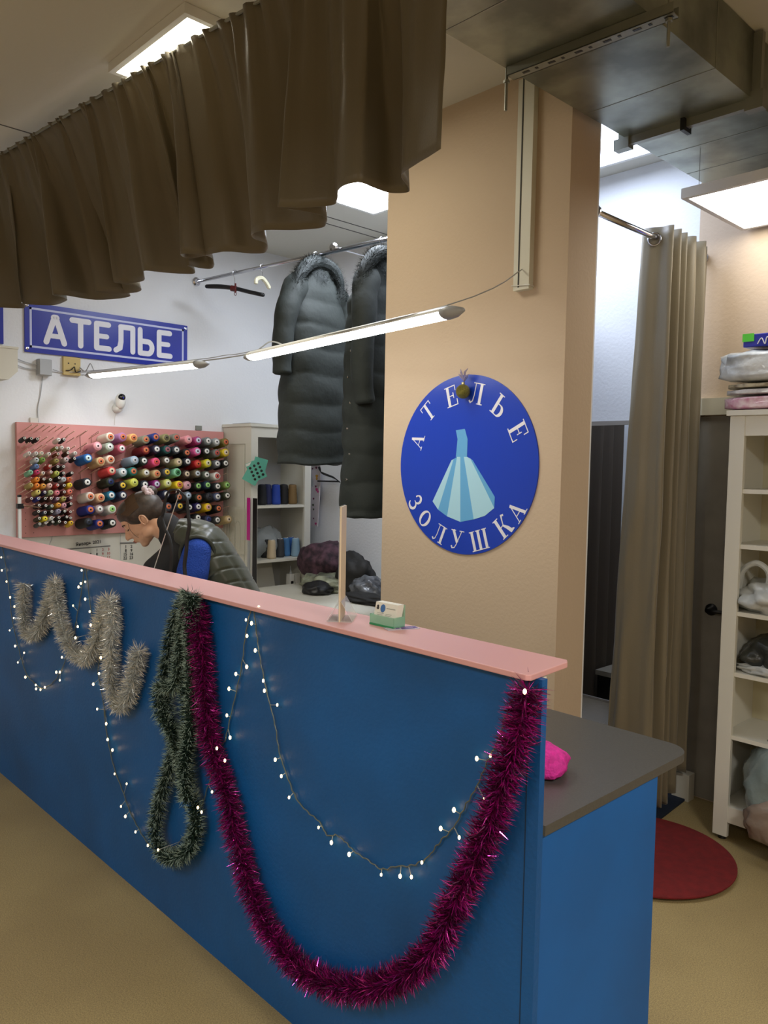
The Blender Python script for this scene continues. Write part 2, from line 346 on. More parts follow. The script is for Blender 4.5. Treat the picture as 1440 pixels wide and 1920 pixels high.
# ------------------------------------------------------------ fitting room: rod, curtain, mirror, bench, partition
RX, RZ = -1.735, 2.612
rd = thing('curtain_rod', 'chrome rod of the fitting room, running from column to back wall', 'rod', (RX, 3.2, RZ))
MB().tube([(RX, CY1, RZ), (RX, YB, RZ)], .0125, 14).build('rod_tube', chrome, rd, smooth=True)
for y in (CY1+.004, YB-.012): MB().lathe([(.026, 0), (.026, .008)], (RX, y, RZ), (0, 1, 0), 18).build('rod_flange', chrome, rd, smooth=False)
def curtain():
    cu = thing('curtain', 'beige satin grommet curtain drawn aside at the fitting room', 'curtain', (RX, 3.5, 0))
    # zig-zag plan: (x offset from rod, y) at the top
    P = [(-.062, 3.275), (-.05, 3.262), (-.02, 3.262), (.02, 3.285), (.058, 3.285), (.064, 3.298), (-.05, 3.335), (-.05, 3.348), (.058, 3.362), (.058, 3.374), (-.05, 3.40), (-.05, 3.412), (.05, 3.43), (.054, 3.442), (-.05, 3.47), (-.05, 3.482), (.05, 3.50), (.058, 3.53), (-.045, 3.56), (-.045, 3.575), (.052, 3.61), (.056, 3.63), (-.03, 3.66), (-.02, 3.68), (.03, 3.715)]
    pts = spline([(x, y, 0) for x, y in P], 5); R = []; ZT = RZ+.045; NR = 60
    for i, p in enumerate(pts):
        rg = []
        for j in range(NR):
            t = j/(NR-1); s = i/(len(pts)-1)
            left = max(0, 1-s*3.2)
            x = p.x*(1+.30*t)-.055*left*t**1.1 - .01*t; y = 3.27+(p.y-3.27)*(1+.0*t)-.03*left*t
            x += .007*nz((i*.22, t*7, 1))*(.3+t); y += .010*nz((i*.3, t*5, 7))*(.2+t)
            y += .016*nz((i*.12, t*9+i*.10, 3))*left*(.3+t)
            zt = ZT; zb = .055+.01*math.sin(i*.35)+.11*max(0, min(1, (s-.62)*5))
            rg.append(Vector((RX+x, min(y, YB-.02), zt+(zb-zt)*t)))
        R.append(rg)
    o = MB().rings(R, False, False).build('curtain_cloth', fabric_c2, cu, smooth=True)
    md = o.modifiers.new('cloth', 'SOLIDIFY'); md.thickness = .002
    for y, s in ((3.268, -1.8), (3.335, -1), (3.372, 1), (3.41, -1), (3.44, 1), (3.47, -1), (3.52, 1), (3.575, -1), (3.63, 1)):
        d = Vector((.28*s, 1, 0)).normalized(); u = d.orthogonal().normalized(); w = d.cross(u)
        ring = [Vector((RX, y-.004, RZ-.008))+(u*math.cos(2*math.pi*k/20)+w*math.sin(2*math.pi*k/20))*.026 for k in range(20)]
        MB().tube(ring, .0045, 8, loop=True).build('grommet', chrome, cu, smooth=True)
curtain()
mir_m = mat('mirror_glass', (210, 215, 222), .01, 1)
mi = thing('wall_mirror', 'tall framed mirror on the fitting room back wall', 'mirror', (-2.2, YB-.01, 1))
x0, x1, z0, z1 = -2.62, -1.79, .36, 1.852
B((x0+.01, YB-.012, z0+.01), (x1-.01, YB-.001, z1-.02)).build('mirror_pane', mir_m, mi)
fr = MB(); fr.box((x0, YB-.018, z1-.022), (x1, YB, z1)).box((x0, YB-.018, z0), (x1, YB, z0+.012)).box((x0, YB-.018, z0), (x0+.012, YB, z1)).box((x1-.012, YB-.018, z0), (x1, YB, z1)).build('frame', mat('mirror_frame', (150, 144, 136), .5), mi)
pt = thing('curtain', 'dark brown curtain seen in the fitting room mirror', 'curtain', (-2.66, 3.2, 0))
R = []
for i in range(60):
    y = CY1+.03+i/59*.9; x = -2.655+.03*math.sin(i*.75)
    R.append([Vector((x+.004*nz((i*.2, k*.4, 2)), y, .1+k*.25)) for k in range(11)])
MB().rings(R, False, False).build('curtain_cloth', mat('brown_curtain', (86, 76, 64), .7, transl=.1), pt, smooth=True)
bn = thing('bench', 'low dark bench with pale top seen in the fitting room mirror', 'bench', (-2.42, 2.98, 0))
B((-2.60, 2.80, 0), (-2.28, 3.1, .31)).build('bench_body', black_pl, bn); B((-2.61, 2.79, .31), (-2.27, 3.11, .34)).build('bench_top', mat('beige_cushion', (170, 160, 140), .7), bn)
tag(MB().poly([at(1150, 1590, 2, .001), at(1232, 1542, 2, .001), at(1290, 1497, 2, .001), at(1240, 1478, 2, .001), at(1120, 1480, 2, .001)], (0, 0, .010)).build('floor_mat', mat('dark_blue_mat', (8, 26, 48), .9, bump=.3, bscale=300)), 'dark blue mat on the floor below the beige curtain', 'mat')
mt = MB(); mt.lathe([(.357, .001), (.357, .006), (.352, .008)], (-1.544, 3.008, .0), n=72)
o = tag(mt.build('round_mat', mat('dark_red_carpet', (120, 24, 26), .95, vary=.12, vscale=30, bump=.3, bscale=200)), 'round dark red mat on the floor beside the counter end', 'mat')
o.location.z = .012
mt = None

# ------------------------------------------------------------ door in the back wall
dr = B((-1.735, YB-.012, .01), (-1.0, YB-.002, 1.86)).build('door_1', mat('grey_door', (140, 136, 126), .5, vary=.08, vscale=8)); struct(dr)
dfm = MB(); dfm.box((-1.765, YB-.03, 0), (-1.735, YB, 1.865)).box((-1.0, YB-.03, 0), (-.95, YB, 1.865)).box((-1.765, YB-.03, 1.865), (-.95, YB, 1.945))
struct(dfm.build('trim_5', mat('cream_trim', (206, 204, 186), .5)))
hp = at(1333, 1143, 1, YB-.02)
dh = MB(); dh.lathe([(.028, 0), (.028, .01), (.018, .014), (.012, .05)], (hp.x, YB-.012, hp.z), (0, -1, 0), 20); dh.tube([(hp.x, YB-.06, hp.z), (hp.x+.03, YB-.062, hp.z), (hp.x+.12, YB-.055, hp.z)], .009, 10)
h = dh.build('door_handle', black_pl, dr, smooth=True)
h.matrix_parent_inverse = Matrix.Identity(4)
struct(B((-1.745, YB-.09, 0), (-1.66, YB-.031, .13)).build('trim_6', white_lam))

# ------------------------------------------------------------ bookcases
def bookcase_right():
    t = thing('bookcase', 'white open bookcase with plastic bags beside the grey door', 'bookcase', (-1.0, 3.55, 0))
    x0, x1, y0, y1 = -1.425, -.52, 3.39, 3.728
    st = at(1383, 900, 1, y0).x; w = .062; H = 1.835
    for a in (x0, x1-w):
        s = MB(); s.box((a, y0, .02), (a+w, y0+.022, H)); s.build('stile', white_lam, t, bevel=.001)
        B((a+(.0 if a == x0 else w-.02), y0+.022, .02), (a+(.02 if a == x0 else w), y1, H)).build('side_panel', white_lam, t)
        MB().lathe([(.018, 0), (.018, .02)], (a+w/2, y0+.03, 0), n=12).build('foot', black_pl, t)
    B((x0-.012, y0-.012, H), (x1+.012, y1, H+.022)).build('top', white_lam, t)
    B((x0+w, y0+.003, H-.085), (x1-w, y0+.02, H)).build('top_rail', white_lam, t)
    B((x0+.02, y1-.008, .1), (x1-.02, y1, H)).build('back_panel', mat('cream_back', (196, 190, 160), .6), t)
    zs = [at(1385, yy, 1, y0).z for yy in (917, 1021, 1148, 1263, 1383)]
    for z in zs: B((x0+.021, y0+.006, z-.018), (x1-.021, y1-.008, z)).build('shelf', white_lam, t)
    z = .155
    B((x0+.021, y0+.003, z-.018), (x1-.021, y1-.008, z)).build('shelf', white_lam, t); B((x0+w, y0+.003, .085), (x1-w, y0+.02, z-.018)).build('bottom_rail', white_lam, t)
    return zs
ZS = bookcase_right()
def bookcase_left():
    t = thing('bookcase', 'narrow white bookcase with thread cones beside the pink pegboard', 'bookcase', (-4.67, 3.3, 0))
    x0, x1, y0, y1, H = -4.845, -4.50, 3.055, 3.572, 1.845
    w = .055
    B((x0, y0, .02), (x1-.02, y0+.02, H)).build('side_panel', white_lam, t); B((x0, y1-.02, .02), (x1-.02, y1, H)).build('side_panel', white_lam, t)
    sp = MB(); sp.box((x0+.05, y0-.004, H-.12), (x1-.07, y0, H-.117)).box((x0+.05, y0-.004, .2), (x0+.053, y0, H-.12)).box((x1-.073, y0-.004, .2), (x1-.07, y0, H-.12)).build('panel_bead', mat('bead_shade', (170, 168, 155), .6), t)
    B((x1-.02, y0, .02), (x1, y0+w, H)).build('stile', white_lam, t); B((x1-.02, y1-w, .02), (x1, y1, H)).build('stile', white_lam, t)
    B((x0, y0-.012, H), (x1+.012, y1+.012, H+.02)).build('top', white_lam, t)
    B((x1-.018, y0+w, H-.07), (x1-.002, y1-w, H)).build('top_rail', white_lam, t)
    B((x0, y0+.02, .05), (x0+.006, y1-.02, H)).build('back_panel', mat('light_grey_back', (190, 190, 188), .6), t)
    for z in (1.305, .925, .6, .16, 1.62-10):
        if z > 0: B((x0+.006, y0+.021, z-.018), (x1-.004, y1-.021, z)).build('shelf', white_lam, t)
bookcase_left()
tag(MB().poly([(-4.80, 3.1, 1.866), (-4.55, 3.08, 1.866), (-4.6, 3.3, 1.866), (-4.78, 3.34, 1.866)], (0, 0, .006)).build('folder', mat('grey_card', (120, 120, 118), .7)), 'flat grey folder lying on top of the narrow bookcase', 'folder')

# ------------------------------------------------------------ thread cones
CM = {}
def thread_mat(rgb): 
    k = 'thread_%d_%d_%d' % tuple(rgb)
    if k in MC: return MC[k]
    m = mat(k, rgb, .65); N = m.node_tree.nodes; L = m.node_tree.links
    tc = N.new('ShaderNodeTexCoord'); wv = N.new('ShaderNodeTexNoise'); wv.inputs['Scale'].default_value = 300
    L.new(tc.outputs['Object'], wv.inputs['Vector']); bp = N.new('ShaderNodeBump'); bp.inputs['Strength'].default_value = .2; bp.inputs['Distance'].default_value = .003
    L.new(wv.outputs['Fac'], bp.inputs['Height']); L.new(bp.outputs[0], N['Principled BSDF'].inputs['Normal']); return m
def cone_meshes(key, rb, rt, h, hole):
    if key in CM: return CM[key]
    out = []
    prof = [(hole, .004), (rb*.8, .0), (rb, .008)]
    for i in range(1, 9):
        t = i/9; prof.append((rb+(rt-rb)*t+(.0007 if i % 2 else -.0005), .008+(h-.016)*t))
    prof += [(rt, h-.008), (rt*.86, h), (hole, h)]
    out.append(('b', prof)); ct = [(hole, h-.002), (rt*.64, h-.001), (rt*.60, h+.003), (hole*1.0, h+.003)]
    out.append(('c', ct)); out.append(('h', [(hole, h-.003), (hole*.98, h+.0035)]))
    res = []
    for n_, p in out:
        m = MB(); m.lathe(p, (0, 0, 0), (0, 0, 1), 18); me_o = m.build('tmp', []) if False else None
        me = bpy.data.meshes.new('cone_'+key+n_); me.from_pydata(m.v, [], m.f); me.polygons.foreach_set('use_smooth', [True]*len(me.polygons)); me.update(); res.append(me)
    CM[key] = res; return res
HOLE = mat('core_hole', (14, 10, 8), .9)
MESHC = {}
def mesh_with(me, m):
    k = (me.name, m.name)
    if k not in MESHC:
        c_ = me.copy(); c_.materials.clear(); c_.materials.append(m); MESHC[k] = c_
    return MESHC[k]
def add_cone(name, label, group, tip, axis, key, dims, rgb, core, cat='thread cone'):
    ms = cone_meshes(key, *dims); o = bpy.data.objects.new(name, mesh_with(ms[0], thread_mat(rgb))); COL.objects.link(o); tag(o, label, cat, group)
    ax = Vector(axis).normalized(); q = ax.to_track_quat('Z', 'Y'); base = Vector(tip)-ax*dims[2]
    o.rotation_mode = 'QUATERNION'; o.rotation_quaternion = q; o.location = base
    for nm, me, m in (('core', ms[1], mat('core_%d_%d_%d' % core, core, .45)), ('core_hole', ms[2], HOLE)):
        c_ = bpy.data.objects.new(nm, mesh_with(me, m)); COL.objects.link(c_); c_.parent = o
    return o
WH, OR, CR, GN, YL = (225, 225, 222), (205, 112, 72), (214, 196, 170), (150, 205, 120), (225, 190, 60)
def zb(x, y): return (140+x/8, 780+y/8)
def zc(x, y): return (280+x/8.47, 780+y/8.47)
ROWS = [
 [(zb(540,310),'white',(222,212,198),OR,'orange'),(zb(725,310),'lilac',(176,120,170),OR,'orange'),(zb(888,325),'peach',(232,180,110),OR,'orange'),(zb(1072,350),'sage grey',(136,138,118),OR,'orange'),(zb(1220,315),'royal blue',(28,52,130),OR,'orange'),
  (zc(275,345),'khaki',(150,144,96),(90,84,60),'dark'),(zc(435,340),'stone grey',(130,128,116),(190,90,70),'red'),(zc(628,370),'light pink',(232,152,160),(220,170,176),'pink'),(zc(780,385),'magenta',(168,60,116),(200,205,225),'pale'),(zc(938,395),'steel grey',(112,122,122),WH,'white'),(zc(1072,410),'silver grey',(150,156,156),WH,'white'),(zc(1218,412),'olive',(118,108,50),(196,96,60),'rust')],
 [(zb(350,450),'baby pink',(224,150,160),(235,190,196),'pink'),(zb(530,460),'pale sage',(170,186,172),WH,'white'),(zb(712,485),'dusty rose',(190,90,112),WH,'white'),(zb(1072,510),'dark red',(120,26,32),OR,'orange'),(zb(1235,495),'dark plum',(44,38,62),WH,'white'),
  (zc(292,530),'dark teal',(20,76,76),(150,90,100),'mauve'),(zc(435,535),'slate',(48,56,66),WH,'white'),(zc(602,582),'black',(18,20,20),OR,'orange'),(zc(768,558),'bright pink',(214,90,150),(210,215,230),'pale'),(zc(915,558),'black',(16,18,18),WH,'white'),(zc(1078,585),'mid grey',(112,112,108),(180,76,64),'red'),(zc(1220,577),'yellow',(218,190,40),CR,'cream')],
 [(zb(205,630),'bright blue',(24,98,170),(200,225,230),'solid white'),(zb(395,680),'beige',(200,170,124),OR,'orange'),(zb(543,650),'cream white',(230,214,196),OR,'orange'),(zb(905,660),'light blue',(160,184,204),(190,196,204),'silver'),(zb(1045,670),'dark green',(34,44,42),WH,'white'),(zb(1228,685),'hot pink',(232,84,134),(214,76,70),'red'),
  (zc(278,705),'taupe',(84,76,64),WH,'white'),(zc(470,730),'sand',(172,160,120),CR,'cream'),(zc(612,722),'charcoal navy',(34,36,48),WH,'white'),(zc(778,757),'red',(176,30,34),(205,84,50),'orange'),(zc(935,745),'lemon yellow',(214,206,50),(210,205,170),'pale'),(zc(1082,755),'grey',(92,94,100),WH,'white'),(zc(1215,750),'black',(12,13,13),WH,'white')],
 [(zb(560,820),'coral red',(218,76,76),CR,'cream'),(zb(730,840),'pale blue',(166,190,196),WH,'white'),(zb(887,828),'teal',(30,112,104),OR,'orange'),(zb(1078,850),'khaki',(160,150,110),WH,'white'),(zb(1238,865),'tan',(196,168,122),OR,'orange'),
  (zc(285,890),'slate',(72,76,84),YL,'yellow'),(zc(452,893),'mint green',(134,202,164),(40,110,60),'green'),(zc(602,920),'dark brown',(62,44,40),CR,'cream'),(zc(768,912),'dark taupe',(98,88,68),(200,210,220),'pale'),(zc(915,932),'grey green',(84,92,82),WH,'white'),(zc(1080,953),'white',(216,214,208),(186,84,76),'red')],
 [(zb(192,993),'dark navy',(24,32,42),WH,'white'),(zb(543,985),'dark olive green',(32,42,26),(26,40,90),'navy'),(zb(725,1038),'black',(20,20,32),YL,'yellow'),(zb(900,995),'lime yellow',(214,218,90),(206,212,110),'lime'),(zb(1058,1025),'dark navy',(26,34,46),WH,'white'),(zb(1235,1020),'purple',(134,30,110),(205,205,225),'pale'),
  (zc(300,1065),'pale lime',(206,210,116),(222,224,190),'pale'),(zc(482,1090),'golden yellow',(236,204,40),OR,'orange'),(zc(612,1097),'pale pink',(214,160,172),(206,160,170),'pink'),(zc(780,1110),'black',(22,26,20),GN,'green'),(zc(930,1095),'dark blue',(22,44,66),GN,'green'),(zc(1088,1117),'charcoal',(38,42,46),WH,'white'),(zc(1240,1095),'olive green',(112,128,66),GN,'green')],
 [(zb(240,1205),'white',(218,208,198),OR,'orange'),(zb(395,1222),'peach',(232,190,150),OR,'orange'),(zb(555,1188),'teal blue',(22,104,136),WH,'white'),(zb(730,1188),'navy',(30,42,72),WH,'white'),(zb(1062,1185),'grey',(92,92,90),WH,'white'),
  (zc(275,1240),'navy',(30,38,66),WH,'white'),(zc(478,1285),'black',(18,22,26),OR,'orange'),(zc(622,1260),'blue grey',(110,118,130),(190,210,230),'pale'),(zc(792,1295),'dark green',(28,36,24),OR,'orange'),(zc(960,1278),'charcoal',(34,34,40),(24,26,40),'navy'),(zc(1088,1280),'slate blue',(78,86,116),WH,'white'),(zc(1242,1262),'dark olive',(52,58,40),WH,'white')],
 [(zb(240,1403),'cobalt blue',(26,42,130),OR,'orange'),(zb(380,1395),'mauve grey',(156,136,136),WH,'white'),(zb(565,1395),'white',(222,224,216),GN,'green'),(zc(308,1438),'slate blue',(70,78,96),OR,'orange'),(zc(490,1430),'dark navy',(28,36,52),YL,'yellow'),(zc(640,1450),'black',(16,16,20),WH,'white'),(zc(780,1440),'indigo',(32,26,80),WH,'white'),(zc(940,1447),'bright yellow',(230,190,30),(222,170,160),'pink'),(zc(1103,1468),'black',(20,16,18),OR,'orange')],
 [(zb(215,1590),'black',(14,16,18),(30,40,60),'navy'),(zb(378,1615),'cobalt blue',(24,32,110),OR,'orange'),(zb(570,1603),'black',(18,18,20),WH,'white'),(zc(775,1612),'black',(16,18,20),WH,'white'),(zc(942,1638),'navy',(28,34,60),(40,50,110),'blue'),(zc(1085,1650),'charcoal',(40,42,44),WH,'white'),(zc(1265,1640),'tan',(180,156,110),CR,'cream')],
]
ORD = ['first','second','third','fourth','fifth','sixth','seventh','eighth','ninth','tenth','eleventh','twelfth','thirteenth','fourteenth']
bx = XL+.03
TIL = math.radians(9); AX = (math.cos(TIL), 0, math.sin(TIL))
for ri, row in enumerate(ROWS):
    row = sorted(row, key=lambda e: e[0][0])
    for ci, (p, cn, rgb, core, kn) in enumerate(row):
        tip = at(p[0], p[1], 0, bx+.175)
        L = .15 if ci+ri*3 % 5 else .14
        add_cone('thread_cone', '%s thread cone with %s core, %s from left in the %s large row' % (cn, kn, ORD[ci], ORD[ri]), 'large thread cones on the pink pegboard', tip, AX, 'L', (.0315, .0275, .145, .006), rgb, core)
# small spools, left part of the board
SM = [
 [(368,332,'black',(14,14,14)),(470,338,'black',(14,14,14)),(562,345,'black',(14,14,14)),(883,352,'white',(216,210,204)),(960,350,'black',(16,14,14))],
 [(850,480,'olive green',(104,110,48)),(930,470,'white',(214,200,196)),(1025,485,'cream',(206,190,176))],
 [(440,557,'off-white',(214,206,200)),(545,557,'off-white',(206,200,198)),(628,555,'ivory',(220,212,184)),(738,567,'off-white',(214,204,200)),(872,570,'brown',(110,62,30)),(1018,553,'dark brown',(70,40,26)),(1133,555,'white',(220,214,210))],
 [(550,655,'pale grey',(176,184,184)),(645,652,'green',(110,146,58)),(850,668,'khaki',(140,128,70)),(998,650,'grey',(186,172,172)),(1118,638,'black',(20,14,14))],
 [(552,752,'blue',(90,116,164)),(748,752,'red',(170,52,46)),(868,760,'black',(26,18,18)),(955,760,'dark grey',(66,56,58))],
 [(462,842,'mint',(120,176,144)),(560,838,'magenta',(186,50,96)),(648,855,'cream',(216,196,168)),(765,840,'dull pink',(176,120,112)),(858,855,'lime olive',(168,176,80)),(955,857,'black',(20,18,24)),(1080,855,'black',(14,14,16))],
 [(560,948,'orange',(222,134,40)),(658,947,'dark maroon',(56,22,22)),(755,955,'dark olive',(64,62,40)),(888,928,'black',(20,20,30)),(958,948,'pale grey',(170,180,184)),(1045,945,'orange red',(196,96,56))],
 [(465,1035,'khaki',(160,144,84)),(560,1038,'orange',(224,130,44)),(655,1045,'gold',(206,144,56)),(750,1040,'pale pink',(220,176,164)),(865,1038,'red',(176,52,48)),(963,1040,'dark brown',(56,34,32)),(1050,1033,'yellow',(222,196,50))],
 [(575,1138,'pale yellow',(214,200,110)),(672,1143,'indigo',(44,40,90)),(765,1143,'sage',(160,172,124)),(862,1148,'pink',(212,120,132)),(965,1140,'dark red',(76,30,30)),(1052,1133,'salmon',(220,120,100))],
 [(472,1237,'dark red',(80,26,26)),(577,1237,'blue',(36,44,130)),(680,1237,'black',(30,20,20)),(768,1235,'brown',(96,62,54)),(865,1240,'lilac',(136,104,136)),(960,1237,'khaki',(160,154,80)),(1062,1230,'dark purple',(86,44,70))],
 [(588,1340,'dark brown',(48,32,30)),(688,1345,'black',(24,18,18)),(780,1350,'grey green',(88,108,94)),(882,1332,'gold',(208,144,50)),(965,1337,'pink',(196,140,150)),(1065,1318,'black',(22,16,16))],
 [(578,1433,'charcoal',(40,34,34)),(677,1445,'slate blue',(66,76,98)),(778,1433,'black',(34,28,28)),(880,1425,'lilac grey',(140,136,160)),(972,1428,'black',(24,18,18)),(1058,1438,'dark red',(100,34,34))],
 [(592,1535,'dark olive',(58,54,36)),(680,1537,'yellow',(226,208,50)),(778,1530,'white',(222,222,216)),(885,1523,'charcoal',(48,44,44)),(1003,1515,'black',(22,16,16)),(1060,1530,'dark red',(54,20,20))],
 [(597,1620,'charcoal',(58,60,56)),(688,1605,'grey brown',(96,82,72)),(793,1590,'black',(32,28,26)),(890,1583,'dark green',(46,58,42)),(980,1597,'dark red',(80,38,34)),(1070,1603,'golden yellow',(214,170,40))],
]
TS = math.radians(14); AS = (math.cos(TS), 0, math.sin(TS))
for ri, row in enumerate(SM):
    for ci, (x, y, cn, rgb) in enumerate(row):
        big = rgb[0]+rgb[1]+rgb[2] > 300 and cn not in ('off-white', 'white', 'cream', 'ivory', 'lilac', 'dull pink')
        tip = at(x/8, 780+y/8, 0, bx+.11)
        add_cone('thread_spool', 'small %s thread spool, %s from left in the %s small row' % (cn, ORD[ci], ORD[ri]), 'small thread spools on the pink pegboard', tip, AS, 'S' if not big else 'M', (.0135, .0118, .075, .004) if not big else (.0175, .0155, .075, .0045), rgb, (226, 224, 216) if not big else tuple(min(255, v+10) for v in rgb), 'thread spool')
# pegboard
pb = thing('pegboard', 'pink wooden pegboard full of thread cones on the left wall', 'pegboard', (XL, 2.3, 1.47))
B((XL+.004, 1.645, 1.135), (bx, 3.04, 1.812)).build('board', pink_board, pb)
peg_m = mat('peg_wood', (214, 180, 160), .6); np_ = 0
def peg(px, py, L=.12, m=peg_m, r=.0028):
    global np_
    t = at(px, py, 0, bx+L*math.cos(TS)); v = Vector(AS)*L
    MB().tube([t-v, t], r, 6).build('peg', m, pb); np_ += 1
for (x, y) in [(482,125),(575,128),(668,135),(755,145),(850,150),(945,150),(1035,165),(1118,225),(605,312),(710,312),(812,318),(1020,300),(1120,320),(430,400),(525,410),(640,435),(705,430),(930,430),(1128,450),(415,490),(520,490),(618,490),(380,610),(500,605),(725,600),(830,520),(845,612),(920,635),(375,730),(475,728),(590,730),(680,732),(770,735),(390,830),(590,828),(370,918),(470,922),(590,920),(680,920),(360,1020),(455,985),(385,1105),(480,1115),(590,1110),(400,1215),(515,1325),(600,1215),(710,1220),(800,1215),(900,1220),(990,1220),(1085,1195),(1095,1108),(1080,930),(1100,1415),(1010,1405),(910,1415),(815,1520),(720,1595),(1105,1595)]:
    peg(x/8, 780+y/8)
for (x, y) in [(180,220),(368,245),(190,405),(885,445),(710,655),(205,775),(368,790),(378,960)]: peg(140+x/8, 780+y/8, .15)
for (x, y) in [(1220,912),(1262,1432),(1300,1275)]: peg(280+x/8.47, 780+y/8.47, .17, r=.0022)
wr = MB()
for k in range(16):   # thin dark wire loops on the bare part of the board
    y = 2.02+.07*(k % 4); z = 1.745-.11*(k//4)
    if k in (2, 3, 7): continue
    wr.tube([(bx+.002, y, z-.09), (bx+.004, y-.005, z), (bx+.10, y+.0, z+.03)], .0013, 4)
wr.build('wire_hooks', mat('dark_wire', (70, 40, 36), .6), pb)
hl = MB()
for i in range(2):
    for k in range(4): hl.lathe([(.0025, 0), (.0025, .0005)], (bx, 1.69+.045*i, 1.16+.04*k), (1, 0, 0), 8)
hl.build('peg_holes', black_pl, pb)
for p, m in (((64, 790), white_pl), ((374, 804), galv2)):
    q = at(p[0], p[1], 0, XL+.03); B((XL, q.y-.015, q.z-.01), (XL+.012, q.y+.03, q.z+.022)).build('mounting_bracket', m, pb)

# ------------------------------------------------------------ lettering helpers
def stroke_mesh(m, strokes, o, ux, uz, n, sc, th, rnd=False, sx=1.0, mi=0):
    "strokes: (pts, width) in letter units; o origin, ux/uz axes, n = outward normal"
    o, ux, uz, n = Vector(o), Vector(ux), Vector(uz), Vector(n)
    for k, (pts, w) in enumerate(strokes):
        ws = w if isinstance(w, (list, tuple)) else [w]*len(pts); e = n*(.00005*k)
        P = [Vector((p[0]*sx, p[1])) for p in pts]; Lr = []; Rr = []
        for i in range(len(P)):
            t = P[min(i+1, len(P)-1)]-P[max(i-1, 0)]; t.normalize(); q = Vector((-t.y, t.x))*ws[i]/2
            if 0 < i < len(P)-1:
                t1 = (P[i+1]-P[i]).normalized(); cs = max(.5, abs(Vector((-t1.y, t1.x)).dot(q.normalized()))); q /= cs
            Lr.append(P[i]+q); Rr.append(P[i]-q)
        T = lambda p: o+ux*(p.x*sc)+uz*(p.y*sc)+e
        for i in range(len(P)-1):
            m.poly([T(Rr[i]), T(Rr[i+1]), T(Lr[i+1]), T(Lr[i])], n*th, mi)
        if rnd:
            for p, w_ in ((P[0], ws[0]), (P[-1], ws[-1])):
                m.poly([T(p+Vector((math.cos(a), math.sin(a)))*w_*.5) for a in [2*math.pi*i/12 for i in range(12)]], n*th*.98, mi)
def arc(cx, cy, rx, ry, a0, a1, n=12):
    return [(cx+rx*math.cos(math.radians(a0+(a1-a0)*i/n)), cy+ry*math.sin(math.radians(a0+(a1-a0)*i/n))) for i in range(n+1)]
t_, T_, s_ = .045, .16, .045
SER = {
 'А': ([([(.08,0),(.40,1)],t_),([(.38,1),(.72,0)],T_),([(.19,.33),(.62,.33)],t_),([(-.04,.02),(.22,.02)],s_),([(.56,.02),(.92,.02)],s_)], .86),
 'Т': ([([(.4,0),(.4,1)],T_),([(0,.975),(.8,.975)],t_),([(.025,1),(.025,.74)],s_),([(.775,1),(.775,.74)],s_),([(.22,.02),(.58,.02)],s_)], .8),
 'Е': ([([(.18,0),(.18,1)],T_),([(0,.975),(.68,.975)],t_),([(0,.025),(.7,.025)],t_),([(.2,.52),(.5,.52)],t_),([(.66,1),(.66,.72)],s_),([(.69,0),(.69,.3)],s_),([(.5,.38),(.5,.66)],s_)], .74),
 'Л': ([([(.64,0),(.64,1)],T_),([(.28,1),(.27,.4),(.22,.12),(.1,.03),(.02,.12)],[t_,t_,t_,.06,.1]),([(.14,.975),(.82,.975)],t_),([(.48,.02),(.82,.02)],s_)], .84),
 'Ь': ([([(.18,0),(.18,1)],T_),([(0,.98),(.36,.98)],s_),([(0,.02),(.4,.02)],s_),([(.2,.55)]+arc(.4,.285,.22,.265,90,-90)+[(.2,.02)],[t_]+[t_+.12*math.sin(math.pi*i/12) for i in range(13)]+[t_])], .72),
 'З': ([(arc(.3,.74,.2,.235,160,-80),[.06+.08*math.sin(math.pi*i/12) for i in range(13)]),(arc(.3,.27,.25,.245,80,-165),[.05+.1*math.sin(math.pi*i/12) for i in range(13)]),([(.22,.51),(.4,.51)],t_),([(.1,.82),(.1,.7)],.08)], .62),
 'О': ([(arc(.38,.5,.31,.48,90,450,28),[t_+.13*abs(math.sin(math.pi*i/14+0)) for i in range(29)])], .78),
 'У': ([([(.14,1),(.46,.36)],T_),([(.72,1),(.42,.26),(.3,.06),(.14,.03),(.08,.14)],[t_,t_,t_,.06,.1]),([(0,.98),(.32,.98)],s_),([(.56,.98),(.88,.98)],s_)], .84),
 'Ш': ([([(.16,0),(.16,1)],T_),([(.56,0),(.56,1)],T_),([(.96,0),(.96,1)],T_),([(0,.02),(1.12,.02)],s_),([(0,.98),(.32,.98)],s_),([(.4,.98),(.72,.98)],s_),([(.8,.98),(1.12,.98)],s_)], 1.14),
 'К': ([([(.16,0),(.16,1)],T_),([(0,.98),(.34,.98)],s_),([(0,.02),(.36,.02)],s_),([(.2,.5),(.42,.54),(.52,.8),(.6,.96),(.72,.9)],[t_,t_,.06,.07,.1]),([(.4,.54),(.56,.3),(.66,.06),(.86,.06)],[.08,T_,T_,.05])], .84),
}
W_ = .185; q = W_/2
SAN = {
 'А': ([([(q,q),(.36,1-q)],W_),([(.40,1-q),(.67,q)],W_),([(.22,.30),(.54,.30)],W_*.85),([(.34,.9),(.42,.9)],.2)], .78),
 'Т': ([([(.0+q,1-q),(.74-q,1-q)],W_),([(.37,1-q),(.37,q)],W_)], .76),
 'Е': ([([(q,q),(q,1-q)],W_),([(q,1-q),(.6-q,1-q)],W_),([(q,.5),(.54-q,.5)],W_*.9),([(q,q),(.62-q,q)],W_)], .64),
 'Л': ([([(.68,q),(.68,1-q)],W_),([(.24,1-q),(.68,1-q)],W_),([(.25,1-q),(.25,.4),(.21,.18),(.07,q)],W_)], .80),
 'Ь': ([([(q,q),(q,1-q)],W_),([(q,.51)]+arc(.38,.3,.16,.21,90,-90)+[(q,.09)],W_)], .66),
}
